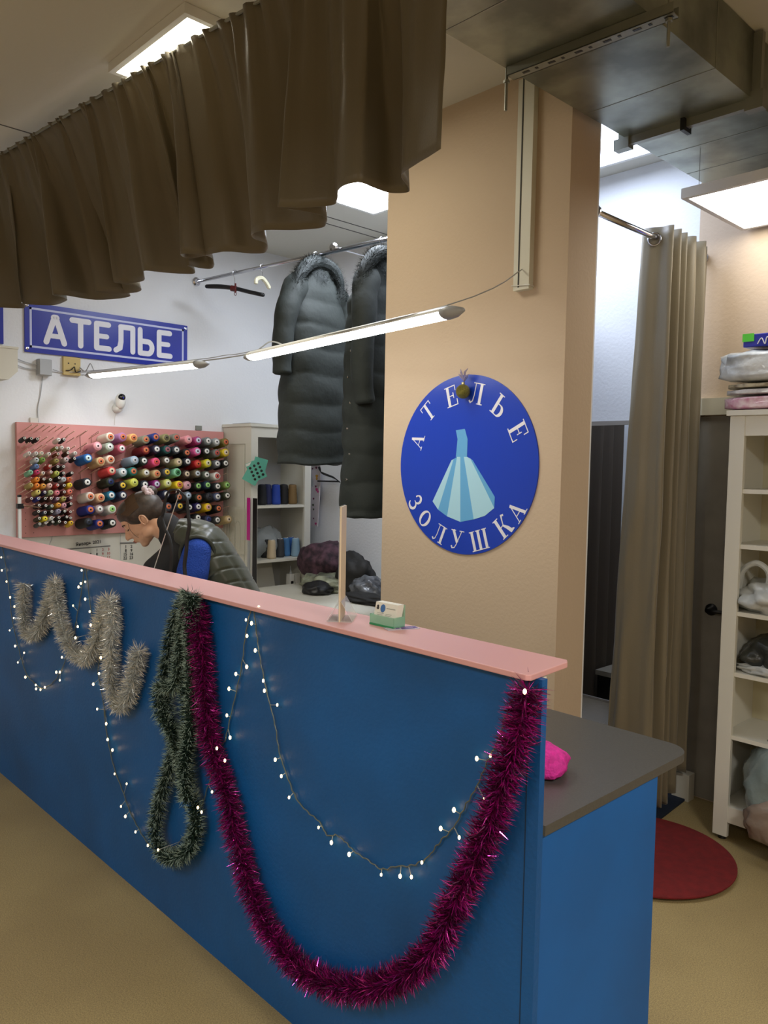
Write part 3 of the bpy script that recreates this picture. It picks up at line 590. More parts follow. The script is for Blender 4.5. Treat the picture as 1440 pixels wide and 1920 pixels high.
# rectangular sign on the left wall
sg = thing('wall_sign', 'blue rectangular sign reading АТЕЛЬЕ in white letters on left wall', 'sign', (XL, 2.2, 2.35))
s00 = at(46.7, 658, 0, XL+.012); s10 = at(351, 693, 0, XL+.012); s01 = at(48, 569, 0, XL+.012); s11 = at(352, 608, 0, XL+.012)
yA, yB_, zA, zB = s00.y, s10.y, (s00.z+s10.z)/2, (s01.z+s11.z)/2
B((XL, yA, zA), (XL+.012, yB_, zB)).build('sign_board', sign_blue, sg)
bd = MB(); e = .028; g = .012; X = XL+.012
for a, b in (((yA+e, zA+e), (yB_-e, zA+e+g)), ((yA+e, zB-e-g), (yB_-e, zB-e)), ((yA+e, zA+e), (yA+e+g, zB-e)), ((yB_-e-g, zA+e), (yB_-e, zB-e))): bd.box((X, a[0], a[1]), (X+.0008, b[0], b[1]))
bd.build('border_line', mat('border_white', (190, 196, 225), .5), sg)
tw = sum(SAN[ch_][1] for ch_ in 'АТЕЛЬЕ')+.06*5; Hh = (zB-zA)*.63; avail = (yB_-yA)*.80; sx = avail/(tw*Hh)
y = yA+(yB_-yA)*.10; z = zA+(zB-zA)*.19
for ch_ in 'АТЕЛЬЕ':
    lt = MB(); stroke_mesh(lt, SAN[ch_][0], (X, y, z), (0, 1, 0), (0, 0, 1), (1, 0, 0), Hh, .0012, True, sx); y += (SAN[ch_][1]+.06)*Hh*sx
    lt.build('letter', letter_m, sg)
for y, z in ((yA+.014, zA+.02), (yB_-.014, zA+.02), (yB_-.014, zB-.02), (yA+.014, zB-.02)):
    MB().lathe([(.009, 0), (.009, .002), (.005, .003)], (X, y, z), (1, 0, 0), 14).build('eyelet', chrome, sg)
tag(B((XL, 1.2, 2.255), (XL+.012, at(5, 600, 0, XL).y, 2.56)).build('wall_sign', sign_blue), 'blue sign cut off by the left edge of the photo', 'sign')
# round logo on the column
lg = thing('round_sign', 'round blue sign with serif letters on the pink column', 'sign', (-2.165, CY0, 1.606))
C0 = Vector((-2.185, CY0, 1.606)); RL = .376
pc0 = at(751, 870, 1, CY0-.005); pc1 = at(1011, 870, 1, CY0-.005); zt = at(881, 703, 1, CY0-.005).z; zb_ = at(881, 1040, 1, CY0-.005).z
C0 = Vector(((pc0.x+pc1.x)/2, CY0, (zt+zb_)/2)); RL = ((pc1.x-pc0.x)+(zt-zb_))/4
ci = MB(); ci.poly([C0+Vector((math.cos(a)*RL, 0, math.sin(a)*RL)) for a in [2*math.pi*i/96 for i in range(96)]], (0, -.006, 0)); ci.build('sign_disc', logo_blue, lg)
FYL = CY0-.0062
def z6(x, y): return at(730+x/4.8, 690+y/4.8, 1, FYL)
Cc = Vector((C0.x, FYL, C0.z))
for ch_, x, y, sc, inn in [('А',255,655,.072,0),('Т',352,392,.08,0),('Е',560,255,.088,0),('Л',790,230,.088,0),('Ь',993,342,.088,0),('Е',1160,568,.088,0),
                       ('З',235,1205,.082,1),('О',322,1355,.076,1),('Л',452,1490,.080,1),('У',607,1545,.082,1),('Ш',812,1548,.084,1),('К',1028,1420,.088,1),('А',1145,1288,.078,1)]:
    p = z6(x, y); rv = (p-Cc).normalized(); upv = -rv if inn else rv
    rx = Vector((upv.z, 0, -upv.x)); st, wd = SER[ch_]
    lm = MB(); stroke_mesh(lm, st, p-rx*(wd*sc*.5)-upv*(sc*.5), rx, upv, (0, -1, 0), sc, .001)
    lm.build('letter', letter_m, lg)
# plain striped bell-shaped panel as a generic stand-in for the printed figure
st = MB(); pale, midb, deepb = 0, 1, 2
bot = [(390,1200),(440,1275),(520,1335),(640,1385),(760,1362),(860,1330),(945,1260),(950,1160)]
top = [(560,830),(580,820),(610,800),(640,790),(670,790),(700,800),(730,815),(750,830)]
for i in range(7):
    a, b = z6(*top[i]), z6(*top[i+1]); c_, d_ = z6(*bot[i+1]), z6(*bot[i])
    st.poly([a, b, c_, d_], (0, -.0008, 0), [0, 1, 0, 1, 0, 0, 1][i])
st.poly([z6(*p) for p in [(600,800),(615,640),(600,560),(680,548),(705,640),(700,800)]], (0, -.0009, 0), 1)
st.build('dress_emblem', [mat('pale_blue_print', (164, 208, 226), .4), mat('mid_blue_print', (96, 164, 212), .4)], lg)
bb = thing('christmas_bauble', 'gold glitter bauble hanging on the round blue sign', 'bauble', z6(663, 212))
p = at(868, 734, 1, FYL-.033); MB().ball(p, .030, 24, 16).build('ball', mat('gold_glitter', (170, 160, 70), .35, .7, bump=1, bscale=600, vary=.5, vscale=500), bb, smooth=True)
MB().lathe([(.007, 0), (.007, .01)], p+Vector((0, 0, .028)), n=12).tube([p+Vector((0, 0, .036)), p+Vector((.004, .02, .06)), p+Vector((0, .03, .075))], .0015, 5).build('cap', mat('gold_cap', (180, 170, 120), .3, .9), bb)
bw = MB()
for k, (dx, dz) in enumerate([(-.03, .03), (.022, .05), (-.02, .05), (.03, .025)]):
    a = p+Vector((0, .004, .045)); bw.tube([a, a+Vector((dx*.5, -.008, dz*.7)), a+Vector((dx, .0, dz))], [.002, .005, .001], 5)
bw.build('ribbon', mat('sheer_ribbon', (150, 140, 170), .4, alpha=.7), bb)

# ------------------------------------------------------------ small things on the left wall
def cable(label, pts, r=.003, m=grey_pl, cat='cable', name='cable'): return tag(MB().tube(spline(pts, 5), r, 6).build(name, m), label, cat)
jb = thing('junction_box', 'grey plastic junction box below the blue sign', 'junction box', (XL, 1.8, 2.14))
a = at(73, 672, 0, XL+.05); b = at(98, 705, 0, XL+.05); B((XL, a.y, b.z), (XL+.05, b.y, a.z)).build('box_body', grey_pl, jb, bevel=.004); B((XL+.05, a.y+.004, b.z+.004), (XL+.056, b.y-.004, a.z-.004)).build('cover', grey_pl, jb)
wb = thing('wooden_plate', 'small yellow wooden mounting plate below the blue sign', 'board', (XL, 1.97, 2.16))
a = at(119, 668, 0, XL+.02); b = at(151, 705, 0, XL+.02); B((XL, a.y, b.z), (XL+.02, b.y, a.z)).build('plate', mat('pale_pine', (200, 176, 112), .6), wb)
for k in range(2): MB().lathe([(.004, 0), (.004, .002)], (XL+.02, a.y+.03+.04*k, b.z+.07), (1, 0, 0), 8).build('screw', black_pl, wb)
MB().tube(spline([(XL+.024, a.y+.012, b.z+.025), (XL+.03, a.y+.04, b.z+.03), (XL+.035, a.y+.06, b.z+.05), (XL+.03, a.y+.07, b.z+.02), (XL+.024, b.y, b.z+.03)], 5), .003, 6).build('wire_clip', black_pl, wb)
ac = thing('cable_box', 'large off-white box on the wall at the far left edge', 'box', (XL, 1.5, 2.14))
a = at(33, 655, 0, XL+.12); b = at(33, 713, 0, XL+.12)
pts = [(1.2, b.z), (a.y-.05, b.z), (a.y, b.z+.05), (a.y, a.z-.0), (1.2, a.z)]
MB().poly([(XL, y, z) for y, z in pts], (.12, 0, 0)).build('box_body', mat('offwhite_box', (200, 196, 180), .5), ac); MB().poly([(XL, y, z) for y, z in [(1.2, a.z), (a.y+.004, a.z), (a.y+.004, a.z+.012), (1.2, a.z+.012)]], (.125, 0, 0)).build('lid', mat('offwhite_box', (200, 196, 180)), ac)
jy = 1.83
cable('pale cable from the off-white box to the junction box', [(XL+.02, 1.62, 2.19), (XL+.01, 1.70, 2.165), (XL+.02, 1.78, 2.15)])
cable('second pale cable below, from the box to the junction box', [(XL+.02, 1.62, 2.155), (XL+.01, 1.70, 2.13), (XL+.02, 1.78, 2.125)])
cable('pale cable from junction box to the wooden plate', [(XL+.02, 1.86, 2.135), (XL+.01, 1.92, 2.125), (XL+.02, 1.97, 2.13), (XL+.03, 2.1, 2.14)])
cable('thin cable hanging from the junction box to the pegboard', [at(80, 706, 0, XL+.01), at(76, 740, 0, XL+.006), at(71, 765, 0, XL+.006), at(72, 792, 0, XL+.006)], .0025)
sc = thing('security_camera', 'small white security camera with black lens above the pegboard', 'camera', at(226, 750, 0, XL+.05))
p = at(226, 752, 0, XL+.06); MB().ball(p, (.032, .032, .05), 20, 14).build('body', white_pl, sc, smooth=True); MB().ball(p+Vector((.018, -.0, .022)), (.02, .024, .023), 18, 12).build('lens', mat('lens_black', (8, 8, 10), .15), sc, smooth=True)
MB().ball(p+Vector((.039, .0, .018)), .0022, 8, 6).build('indicator_light', glow('indicator', (60, 60, 255), 2), sc)
MB().lathe([(.03, 0), (.03, .012), (.02, .06)], (XL, p.y, p.z-.045), (1, 0, 0), 20).build('wall_mount', white_pl, sc, smooth=True)
cable('thin cable hanging from the security camera', [p+Vector((-.03, 0, -.05)), at(216, 780, 0, XL+.006), at(215, 797, 0, XL+.006)], .002, white_pl)
# arm lamp / post at left
ps = thing('white_post', 'slim white post with black clamp in front of the pegboard', 'post', at(36, 1000, 0, -4.7))
a = at(37, 1020, 0, -4.7); b = at(34, 928, 0, -4.7); B((a.x-.008, a.y-.008, .745), (a.x+.008, a.y+.008, b.z-.012)).build('post', white_pl, ps); B((a.x-.009, a.y-.009, b.z-.012), (a.x+.009, a.y+.009, b.z)).build('cap', black_pl, ps)
cl = at(35, 947, 0, -4.7); MB().box((a.x-.012, a.y-.014, cl.z-.02), (a.x+.012, a.y+.022, cl.z+.008)).build('clamp', black_pl, ps)
e = at(78, 952, 0, -4.66); MB().tube([cl+Vector((.01, .02, 0)), cl.lerp(e, .3), e], [.006, .004, .002], 8).build('arm', mat('brass_arm', (120, 90, 70), .4, .6), ps)

# calendar
def text_mesh(txt, size, o, ux, uz, n, mat_, parent, name, bold=0, align='LEFT'):
    cu = bpy.data.curves.new('txt', 'FONT'); cu.body = txt; cu.size = size; cu.offset = bold; cu.align_x = align; cu.resolution_u = 2
    ob = bpy.data.objects.new('txt', cu); COL.objects.link(ob); bpy.context.view_layer.update()
    me = bpy.data.meshes.new_from_object(ob.evaluated_get(bpy.context.evaluated_depsgraph_get())); bpy.data.objects.remove(ob)
    ux, uz, n, o = Vector(ux), Vector(uz), Vector(n), Vector(o)
    for v in me.vertices: v.co = o+ux*v.co.x+uz*v.co.y+n*.0006
    me.materials.clear(); me.materials.append(mat_); r = bpy.data.objects.new(name, me); COL.objects.link(r)
    if parent: r.parent = parent; r.matrix_parent_inverse = Matrix.Translation(-Vector(parent.location))
    return r
ink = mat('print_ink', (40, 38, 44), .7); red_ink = mat('print_red', (190, 90, 90), .7); paper = mat('paper', (212, 210, 200), .7); greyband = mat('grey_band', (120, 118, 116), .7)
cal = thing('wall_calendar', 'white wall calendar sheets for January 2021 below the pegboard', 'calendar', (XL, 2.0, 1.0))
B((XL+.001, 1.66, .72), (XL+.004, 2.285, 1.132)).build('sheet', paper, cal); B((XL+.003, 2.29, .72), (XL+.006, 2.75, 1.128)).build('sheet', paper, cal)
k0 = at(142, 1024, 0, XL+.006); k1 = at(190, 1018, 0, XL+.006); ux = (k1-k0).normalized(); uz = Vector((0, -ux.z, ux.y))
text_mesh('Январь 2021', .0285, k0, ux, uz, (1, 0, 0), ink, cal, 'month_title', .0006)
k = at(124, 1031, 0, XL+.006); k2 = at(207, 1024.5, 0, XL+.006); MB().obox(k, (k2-k), (0, 0, .007), (.0006, 0, 0)).build('header_band', greyband, cal)
for (px, py), s_t, mm in [((180,1034),'1',ink),((191,1033),'2',red_ink),((202,1032),'3',red_ink),((168,1042),'7',ink),((180,1041.5),'8',ink),((191,1041),'9',red_ink),((200,1040),'10',red_ink),((176,1049),'15',ink),((189,1048),'16',red_ink),((200,1047.5),'17',red_ink),((199,1055),'24',red_ink)]:
    text_mesh(s_t, .024, at(px, py, 0, XL+.006), (0, 1, 0), (0, 0, 1), (1, 0, 0), mm, cal, 'day_number', .0003)
k = at(225, 1020, 0, XL+.008); k2 = at(256, 1019, 0, XL+.008); MB().obox(k, (k2-k), (0, 0, .01), (.0006, 0, 0)).build('header_band', greyband, cal)
for (px, py), s_t in [((234,1027.5),'1'),((244.5,1027),'2'),((234,1035),'8'),((244.5,1034.5),'9'),((231,1042),'15'),((242.5,1041.5),'16'),((231,1049),'22'),((242.5,1048.5),'23')]:
    text_mesh(s_t, .027, at(px, py, 0, XL+.008), (0, 1, 0), (0, 0, 1), (1, 0, 0), ink, cal, 'day_number', .0005)
cable('thin cable curving over the wall below the pegboard', [at(100, 996, 0, XL+.009), at(97, 1010, 0, XL+.009), at(91, 1024, 0, XL+.009)], .0015)

# ------------------------------------------------------------ things in and on the narrow bookcase
def std_cone(x, y, z, rgb, core, label, grp, s=1.0):
    add_cone('thread_cone', label, grp, (x, y, z+.165*s), (0, 0, 1), 'B%.2f' % s, (.042*s, .034*s, .165*s, .008), rgb, core)
g1 = 'thread cones on the upper shelf of the narrow bookcase'
for i, (px, rgb, cn) in enumerate([(491, (22, 24, 30), 'black'), (504, (26, 34, 80), 'navy'), (517, (28, 64, 160), 'blue'), (535, (18, 18, 18), 'second black'), (548, (120, 94, 54), 'golden brown')]):
    p = at(px, 945, 0, -4.60); std_cone(-4.60-.02*(i % 2), p.y, 1.305, rgb, (40, 44, 60), '%s thread cone on upper shelf of the narrow bookcase' % cn, g1, .86)
g2 = 'thread cones on the middle shelf of the narrow bookcase'
for i, (px, rgb, cn, dx) in enumerate([(497, (18, 20, 24), 'black', -.04), (509, (196, 178, 148), 'cream', .04), (525, (52, 54, 58), 'dark grey', 0), (536, (60, 110, 160), 'steel blue', -.03), (545, (30, 90, 170), 'bright blue', -.06), (554, (130, 160, 180), 'pale blue', .02)]):
    p = at(px, 1045, 0, -4.60+dx); std_cone(-4.60+dx, p.y, .925, rgb, (200, 200, 200), '%s thread cone on middle shelf of the narrow bookcase' % cn, g2, .8)
def blob(name, label, cat, c_, r_, m, seed=0, amp=.25, fr=2.5, flat=True, mats=None, sub=4, group=None):
    b = bmesh.new(); bmesh.ops.create_icosphere(b, subdivisions=sub, radius=1)
    for v in b.verts:
        n_ = v.co.normalized(); d_ = 1+amp*nz(n_, fr, seed)+amp*.45*abs(nz(n_, fr*3, seed+5))+amp*.18*nz(n_, fr*9, seed+9)
        v.co = Vector((n_.x*r_[0]*d_, n_.y*r_[1]*d_, n_.z*r_[2]*d_))
        if flat and v.co.z < -r_[2]*.62: v.co.z = -r_[2]*.62-.05*(v.co.z+r_[2]*.62)
    me = bpy.data.meshes.new(name); zmin = min(v.co.z for v in b.verts)
    for v in b.verts: v.co += Vector((0, 0, -zmin)) if flat else Vector((0, 0, 0))
    b.to_mesh(me); b.free(); me.polygons.foreach_set('use_smooth', [True]*len(me.polygons))
    for q_ in (mats or [m]): me.materials.append(q_)
    o = bpy.data.objects.new(name, me); COL.objects.link(o); o.location = c_
    if label: tag(o, label, cat, group)
    return o
bag_white = mat('white_plastic_bag', (205, 208, 204), .3, coat=.3, transl=.25, bump=.5, bscale=20)
bag_clear = mat('clear_plastic_film', (205, 215, 220), .18, alpha=.38, bump=.8, bscale=25)
bag_grey = mat('grey_plastic_bag', (126, 140, 138), .25, coat=.4, bump=.9, bscale=14)
blob('plastic_bag', 'clear plastic bag behind the cones in the narrow bookcase', 'bag', (-4.70, 3.32, .925), (.1, .14, .13), bag_clear, 3, .2, 2)
pp = thing('paper_sheet', 'white paper sheet leaning inside the narrow bookcase', 'paper', (-4.72, 3.33, .6))
MB().obox((-4.66, 3.24, .605), (0, .16, 0), (-.08, 0, .28), (.002, 0, 0)).build('sheet', paper, pp); text_mesh('A0213', .014, (-4.733, 3.28, .86), (0, 1, 0), (-.27, 0, .96), (1, 0, .2), greyband, pp, 'printed_code')
tb = thing('cream_tube', 'small white tube box standing low in the narrow bookcase', 'box', (-4.56, 3.5, .6))
B((-4.60, 3.435, .601), (-4.555, 3.475, .80)).build('carton', white_pl, tb); B((-4.5545, 3.44, .65), (-4.553, 3.47, .70)).build('printed_patch', mat('pink_print', (200, 140, 130), .6), tb); B((-4.5545, 3.444, .73), (-4.553, 3.466, .75)).build('printed_patch', black_pl, tb)
MB().lathe([(.012, 0), (.004, .03), (.001, .06)], (-4.575, 3.455, .80), n=10).build('nozzle', grey_pl, tb)
tag(B((-4.60, 3.49, .601), (-4.56, 3.53, .80)).build('carton', white_pl), 'second white carton beside the tube box in the bookcase', 'box')
tag(MB().lathe([(.03, 0), (.036, .10), (.034, .10), (.028, .004), (.0, .004)], (-4.57, 3.17, .601), n=18).build('plastic_cup', clear_m, smooth=True), 'clear plastic cup low inside the narrow bookcase', 'cup')
# button cards hanging on the bookcase corner
teal = mat('teal_card', (90, 170, 150), .5)
def bcard(label, c_, rot, w_, h_, dots, off=0):
    t = thing('button_card', label, 'card', c_, 'button cards on the bookcase corner'); t.rotation_euler = (0, 0, 0)
    ux = Vector((math.cos(rot)*.45, math.cos(rot)*.9, math.sin(rot))).normalized(); nn = Vector((.9, -.45, 0)); uz = nn.cross(ux).normalized()*-1
    if uz.z < 0: uz = -uz
    o_ = Vector(c_)-ux*w_/2-uz*h_/2+nn*off
    MB().obox(o_, ux*w_, uz*h_, nn*.002).build('card', teal, t)
    if dots:
        for j in range(4):
            for i in range(3):
                MB().lathe([(.0095, 0), (.009, .004), (.005, .005)], o_+ux*w_*(.2+.3*i)+uz*h_*(.12+.2*j+.03*i)+nn*.002, nn, 14).build('button', black_pl, t)
        MB().obox(o_+uz*h_*.86+ux*w_*.02+nn*.002, ux*w_*.4, uz*h_*.12, nn*.001).build('price_label', white_pl, t)
pcard = atd(480, 882, 5.1); pcard = at(480, 882, 0, -4.46)
bcard('teal button card with rows of black buttons on bookcase corner', pcard, .42, .105, .135, True, .006)
bcard('teal button card tucked behind, its lower corner showing', pcard+Vector((0, -.02, -.02)), -.5, .10, .14, False, 0)
bcard('rearmost teal button card, its top right corner showing', pcard+Vector((-.004, .03, .02)), -.25, .09, .13, False, -.004)
def hang_bar(name, label, x0, x1, y0, y1, m, th=.004, cat='ruler', dx=0):
    a = at(x0, y0, 1, 3.045-dx); b = at(x1, y1, 1, 3.045-dx)
    return tag(B((a.x, a.y-th, b.z), (b.x, a.y, a.z)).build(name, m), label, cat)
hang_bar('ruler', 'magenta ruler hanging on the side of the narrow bookcase', 464, 468.5, 933, 1013, mat('magenta_plastic', (196, 40, 140), .35), dx=.006)
hang_bar('ruler', 'grey ruler end below the magenta ruler', 465, 468, 1014, 1090, grey_pl)
hang_bar('ruler', 'long black ruler hanging on the corner of the narrow bookcase', 475, 481, 934, 1108, black_pl, dx=.012)
a = at(419, 948, 1, 3.04); b = at(459, 1040, 1, 3.04)
tp = thing('pattern_template', 'clear curved pattern template hanging on the bookcase side', 'template', (a.x, 3.04, b.z))
MB().obox((a.x, 3.036, b.z), (b.x-a.x, 0, 0), (0, .002, 0), (0, 0, a.z-b.z)).build('sheet', mat('clear_film', (225, 222, 205), .25, alpha=.35), tp)
cv = MB()
for k in range(3):
    x = a.x+(b.x-a.x)*(.2+.25*k); top_z = b.z+(a.z-b.z)*(.9-.1*k)
    cv.tube(spline([(x-.03, 3.034, b.z+.03), (x-.03, 3.034, top_z-.04), (x, 3.034, top_z), (x+.03, 3.034, top_z-.04), (x+.03, 3.034, b.z+.03)], 5), .0012, 4)
cv.build('curve_lines', mat('template_edge', (170, 168, 155), .5), tp)

# ------------------------------------------------------------ clothes rail, hangers, coats
R0 = Vector((XL, 2.835, 2.822)); RD = (Vector((-3.151, 3.001, 2.82))-Vector((-4.813, 2.826, 2.82))).normalized(); R1 = R0+RD*2.35
rl = thing('clothes_rail', 'chrome clothes rail from the left wall towards the column', 'rail', R0)
MB().tube([R0, R0+RD*1.55], .011, 12).build('rail_tube', chrome, rl, smooth=True); MB().tube([R0+RD*1.2, R1], .0135, 12).build('rail_tube', chrome, rl, smooth=True)
MB().lathe([(.03, 0), (.03, .006), (.02, .012), (.016, .03)], R0, RD, 20).build('wall_flange', chrome, rl)
for tt in (1.30, 1.92):
    p = R0+RD*tt; MB().lathe([(.013, -.012), (.026, -.008), (.026, .008), (.013, .012)], p+Vector((0, .0, .02)), (RD.y*0+.5, -.85, 0), 18).tube([p+Vector((0, .01, .02)), Vector((p.x, YB, p.z+.02))], .005, 6).build('wall_bracket', chrome, rl)
def railpt(px):
    best = min(range(0, 240), key=lambda k: abs(px-prj(R0+RD*k*.01)[0])); return R0+RD*best*.01
def prj(P):
    v = np.array(P)-CAM; w = v@FW; return (720+FPX*(v@RT)/w, 960-FPX*(v@UP)/w)
def hook(m, p, l): m.tube(spline([p+Vector((0, .016, .004)), p+Vector((0, .012, .016)), p+Vector((0, 0, .02)), p+Vector((0, -.014, .010)), p+Vector((0, -.014, -.01)), p+Vector((0, 0, -.035)), p+Vector((0, 0, -l))], 4), .0018, 6)
p = railpt(440); hg = thing('hanger', 'padded black hanger with red clip on the chrome rail', 'hanger', p)
m = MB(); hook(m, p, .10); m.build('hook', chrome, hg)
q = p+Vector((0, 0, -.115)); e0 = at(388, 537, 1, q.y-.13); e1 = at(493, 553, 1, q.y+.10)
hb = (e1-e0); MB().tube(spline([e0, e0.lerp(e1, .25)+Vector((0, 0, .012)), e0.lerp(e1, .5)+Vector((0, 0, .014)), e0.lerp(e1, .75)+Vector((0, 0, .006)), e1], 5), [.013+.006*math.sin(math.pi*min(1, i/10))*.3 for i in range(21)], 12).ball(e0, .013).ball(e1, .013).build('padded_bar', mat('black_satin', (24, 26, 30), .4), hg, smooth=True)
mid = e0.lerp(e1, .48)+Vector((0, 0, .012)); cr_ = MB(); cr_.lathe([(.019, -.018), (.019, .018)], mid, hb.normalized(), 12).tube([mid+Vector((.02, 0, .03)), mid+Vector((.02, 0, -.03))], .006, 6)
cr_.tube([mid+Vector((.02, 0, -.035))+Vector((0, math.cos(a_)*.008, math.sin(a_)*.012)) for a_ in [2*math.pi*i/12 for i in range(12)]], .002, 5, loop=True); cr_.build('clip', mat('maroon_clip', (90, 30, 30), .4), hg)
p = railpt(492); hg = thing('hanger', 'small cream plastic hanger on the chrome rail', 'hanger', p); m = MB(); hook(m, p, .09); m.build('hook', chrome, hg)
q = at(493, 525, 0, p.x); MB().tube(spline([at(480, 533, 0, p.x), at(481, 524, 0, p.x), at(490, 521, 0, p.x), at(498, 528, 0, p.x), at(506, 542, 0, p.x)], 5), [.006]+[.013]*19+[.006], 8).build('shoulder_bar', mat('cream_plastic', (222, 218, 190), .4), hg)

coat_m = mat('dark_green_nylon', (30, 37, 34), .78, sheen=.0, bump=.9, bscale=9)
fur_m = mat('dark_fur', (32, 38, 37), .8)
def loft_z(prof, nseg=28, puff=0, period=.11, seed=0, org=(0, 0), phase=0):
    "prof: list of (z, cx, cy, rx, ry); superellipse cross-sections with quilting bulges"
    R = []; pr = sorted(prof); z0, z1 = pr[0][0], pr[-1][0]; n = max(8, int((z1-z0)/.012))
    for i in range(n+1):
        z = z0+(z1-z0)*i/n
        for k in range(len(pr)-1):
            if pr[k][0] <= z <= pr[k+1][0]+1e-9: break
        t = (z-pr[k][0])/max(1e-6, pr[k+1][0]-pr[k][0]); v = [pr[k][j]+(pr[k+1][j]-pr[k][j])*t for j in range(1, 5)]
        ring = []
        for j in range(nseg):
            a_ = 2*math.pi*j/nseg; ca, sa = math.cos(a_), math.sin(a_)
            zd = max(0, 1-(z-z0)/.25)*.035*nz((ca*1.1, sa*1.1, seed), 1, seed)
            zz = z+.03*nz((ca*1.3, sa*1.3, z*3), 1, seed)+0*nz((ca*2, sa*2, z*3), 1, seed)
            pf = puff*(abs(math.sin(math.pi*(zz+phase)/period))**.6)+.012*nz((ca*1.6+seed, sa*1.6, z*7), 1, seed)
            ex = .8
            x = math.copysign(abs(ca)**ex, ca)*(v[2]+pf); y = math.copysign(abs(sa)**ex, sa)*(v[3]+pf)
            ring.append(Vector((org[0]+v[0]+x, org[1]+v[1]+y, z-zd*(1 if z0 else 1))))
        R.append(ring)
    return R
def coat(label, pr, fur_col, top, bottom, hood, sl_l, sl_r, grp, skew=0):
    t = thing('winter_coat', label, 'coat', pr, grp); X, Y = pr.x, pr.y
    z = lambda v: top+(bottom-top)*v
    body = MB().rings(loft_z([(z(0.05), 0, 0, .05, .07), (z(.12), 0, 0, .07, .15), (z(.2), 0, 0, .09, .205), (z(.35), 0, 0, .115, .215), (z(.55), 0, .0, .125, .215), (z(.8), 0, .01+skew, .135, .225), (z(1), 0, .015+skew, .14, .235)], 36, .009, .15, hood, (X, Y)))
    body.build('coat_body', coat_m, t, smooth=True)
    for s, pts in ((-1, sl_l), (1, sl_r)):
        path = spline([Vector((X+a_, Y+b_, c_)) for a_, b_, c_ in pts], 10); n = len(path)
        rr = [(.074-.026*(i/n)+.005*abs(math.sin(i/n*math.pi*3.5)))*min(1, .35+i/9) for i in range(n)]; rr[-1] = .042
        MB().tube(path, rr, 18).build('sleeve', coat_m, t, smooth=True)
    # fur trimmed hood
    hd = MB(); hp_ = Vector((X, Y, top-.09)); hd.ball(hp_+Vector((.0, 0, -.05)), (.075, .12, .12), 20, 14); hd.build('hood', fur_m, t, smooth=True)
    fu = MB(); rim = spline([hp_+Vector((.05, -.205, -.17)), hp_+Vector((.06, -.18, -.06)), hp_+Vector((.05, -.10, .04)), hp_+Vector((.03, .0, .075)), hp_+Vector((.05, .09, .05)), hp_+Vector((.06, .14, -.03)), hp_+Vector((.07, .13, -.13))], 14)
    fu.tube(rim, [.016+.026*math.sin(math.pi*min(1, (i+8)/(len(rim)+6))) for i in range(len(rim))], 12); rn = random.Random(hood)
    for i, q_ in enumerate(rim):
        tg = (rim[min(i+1, len(rim)-1)]-rim[max(i-1, 0)]).normalized(); u = tg.orthogonal().normalized(); w_ = tg.cross(u)
        for k in range(42):
            a_ = rn.random()*6.283; d_ = u*math.cos(a_)+w_*math.sin(a_); d2 = (d_+Vector((rn.gauss(0, .35), rn.gauss(0, .35), rn.gauss(0, .35)))).normalized()
            b0 = q_+d_*.036+tg*rn.uniform(-.008, .008); b1 = b0+d2*rn.uniform(.015, .034); s_v = d2.cross(tg); s_v = s_v.normalized()*.0011 if s_v.length > 1e-5 else u*.0011
            fu.add([b0-s_v, b0+s_v, b1], [(0, 1, 2)])
    for k in range(5200):
        dv_ = Vector((rn.gauss(0, 1), rn.gauss(0, 1), rn.gauss(0, 1))).normalized()
        b0 = hp_+Vector((dv_.x*.075, dv_.y*.12, -.05+dv_.z*.12)); d2 = (dv_+Vector((rn.gauss(0, .4), rn.gauss(0, .4), rn.gauss(-.3, .4)))).normalized(); b1 = b0+d2*rn.uniform(.012, .026)
        s_v = d2.orthogonal().normalized()*.0011; fu.add([b0-s_v, b0+s_v, b1], [(0, 1, 2)])
    fu.build('fur_trim', fur_m, t)
    m = MB(); hook(m, pr, .06); m.build('hanger_hook', chrome, t)
    return t
gc = 'long dark coats on the chrome rail'
p = railpt(592); c1 = coat('long dark green padded coat with fur hood, left on the rail', p, None, p.z-.035, 1.60, 3,
     [(.0, -.10, 2.70), (.04, -.20, 2.55), (.05, -.25, 2.42), (.05, -.27, 2.25), (.05, -.27, 2.10)], [(.0, .10, 2.68), (.03, .19, 2.52), (.05, .22, 2.4), (.05, .20, 2.2), (.05, .20, 2.05)], gc)
p = railpt(716); c2 = coat('long black padded coat hanging against the pink column', p, None, p.z-.06, 1.31, 8,
     [(.0, -.08, 2.66), (.06, -.17, 2.52), (.09, -.20, 2.35), (.10, -.22, 2.1), (.11, -.20, 1.92)], [(.05, .15, 2.52), (.06, .22, 2.3), (.06, .20, 2.1), (.06, .2, 1.95)], gc, .0)
bt = MB()
for k in range(6): bt.ball((p.x+.02+.02*(k % 2), p.y-.245, 1.52+k*.135), .007, 8, 6)
bt.build('snap_button', chrome, c2)
cable('blue ribbon hanging from the ceiling behind the column', [(-3.03, 3.12, 3.1), (-3.03, 3.12, 3.05), (-3.03, 3.12, 3.02)], .008, mat('blue_ribbon', (40, 80, 170), .4), 'ribbon', 'ribbon')
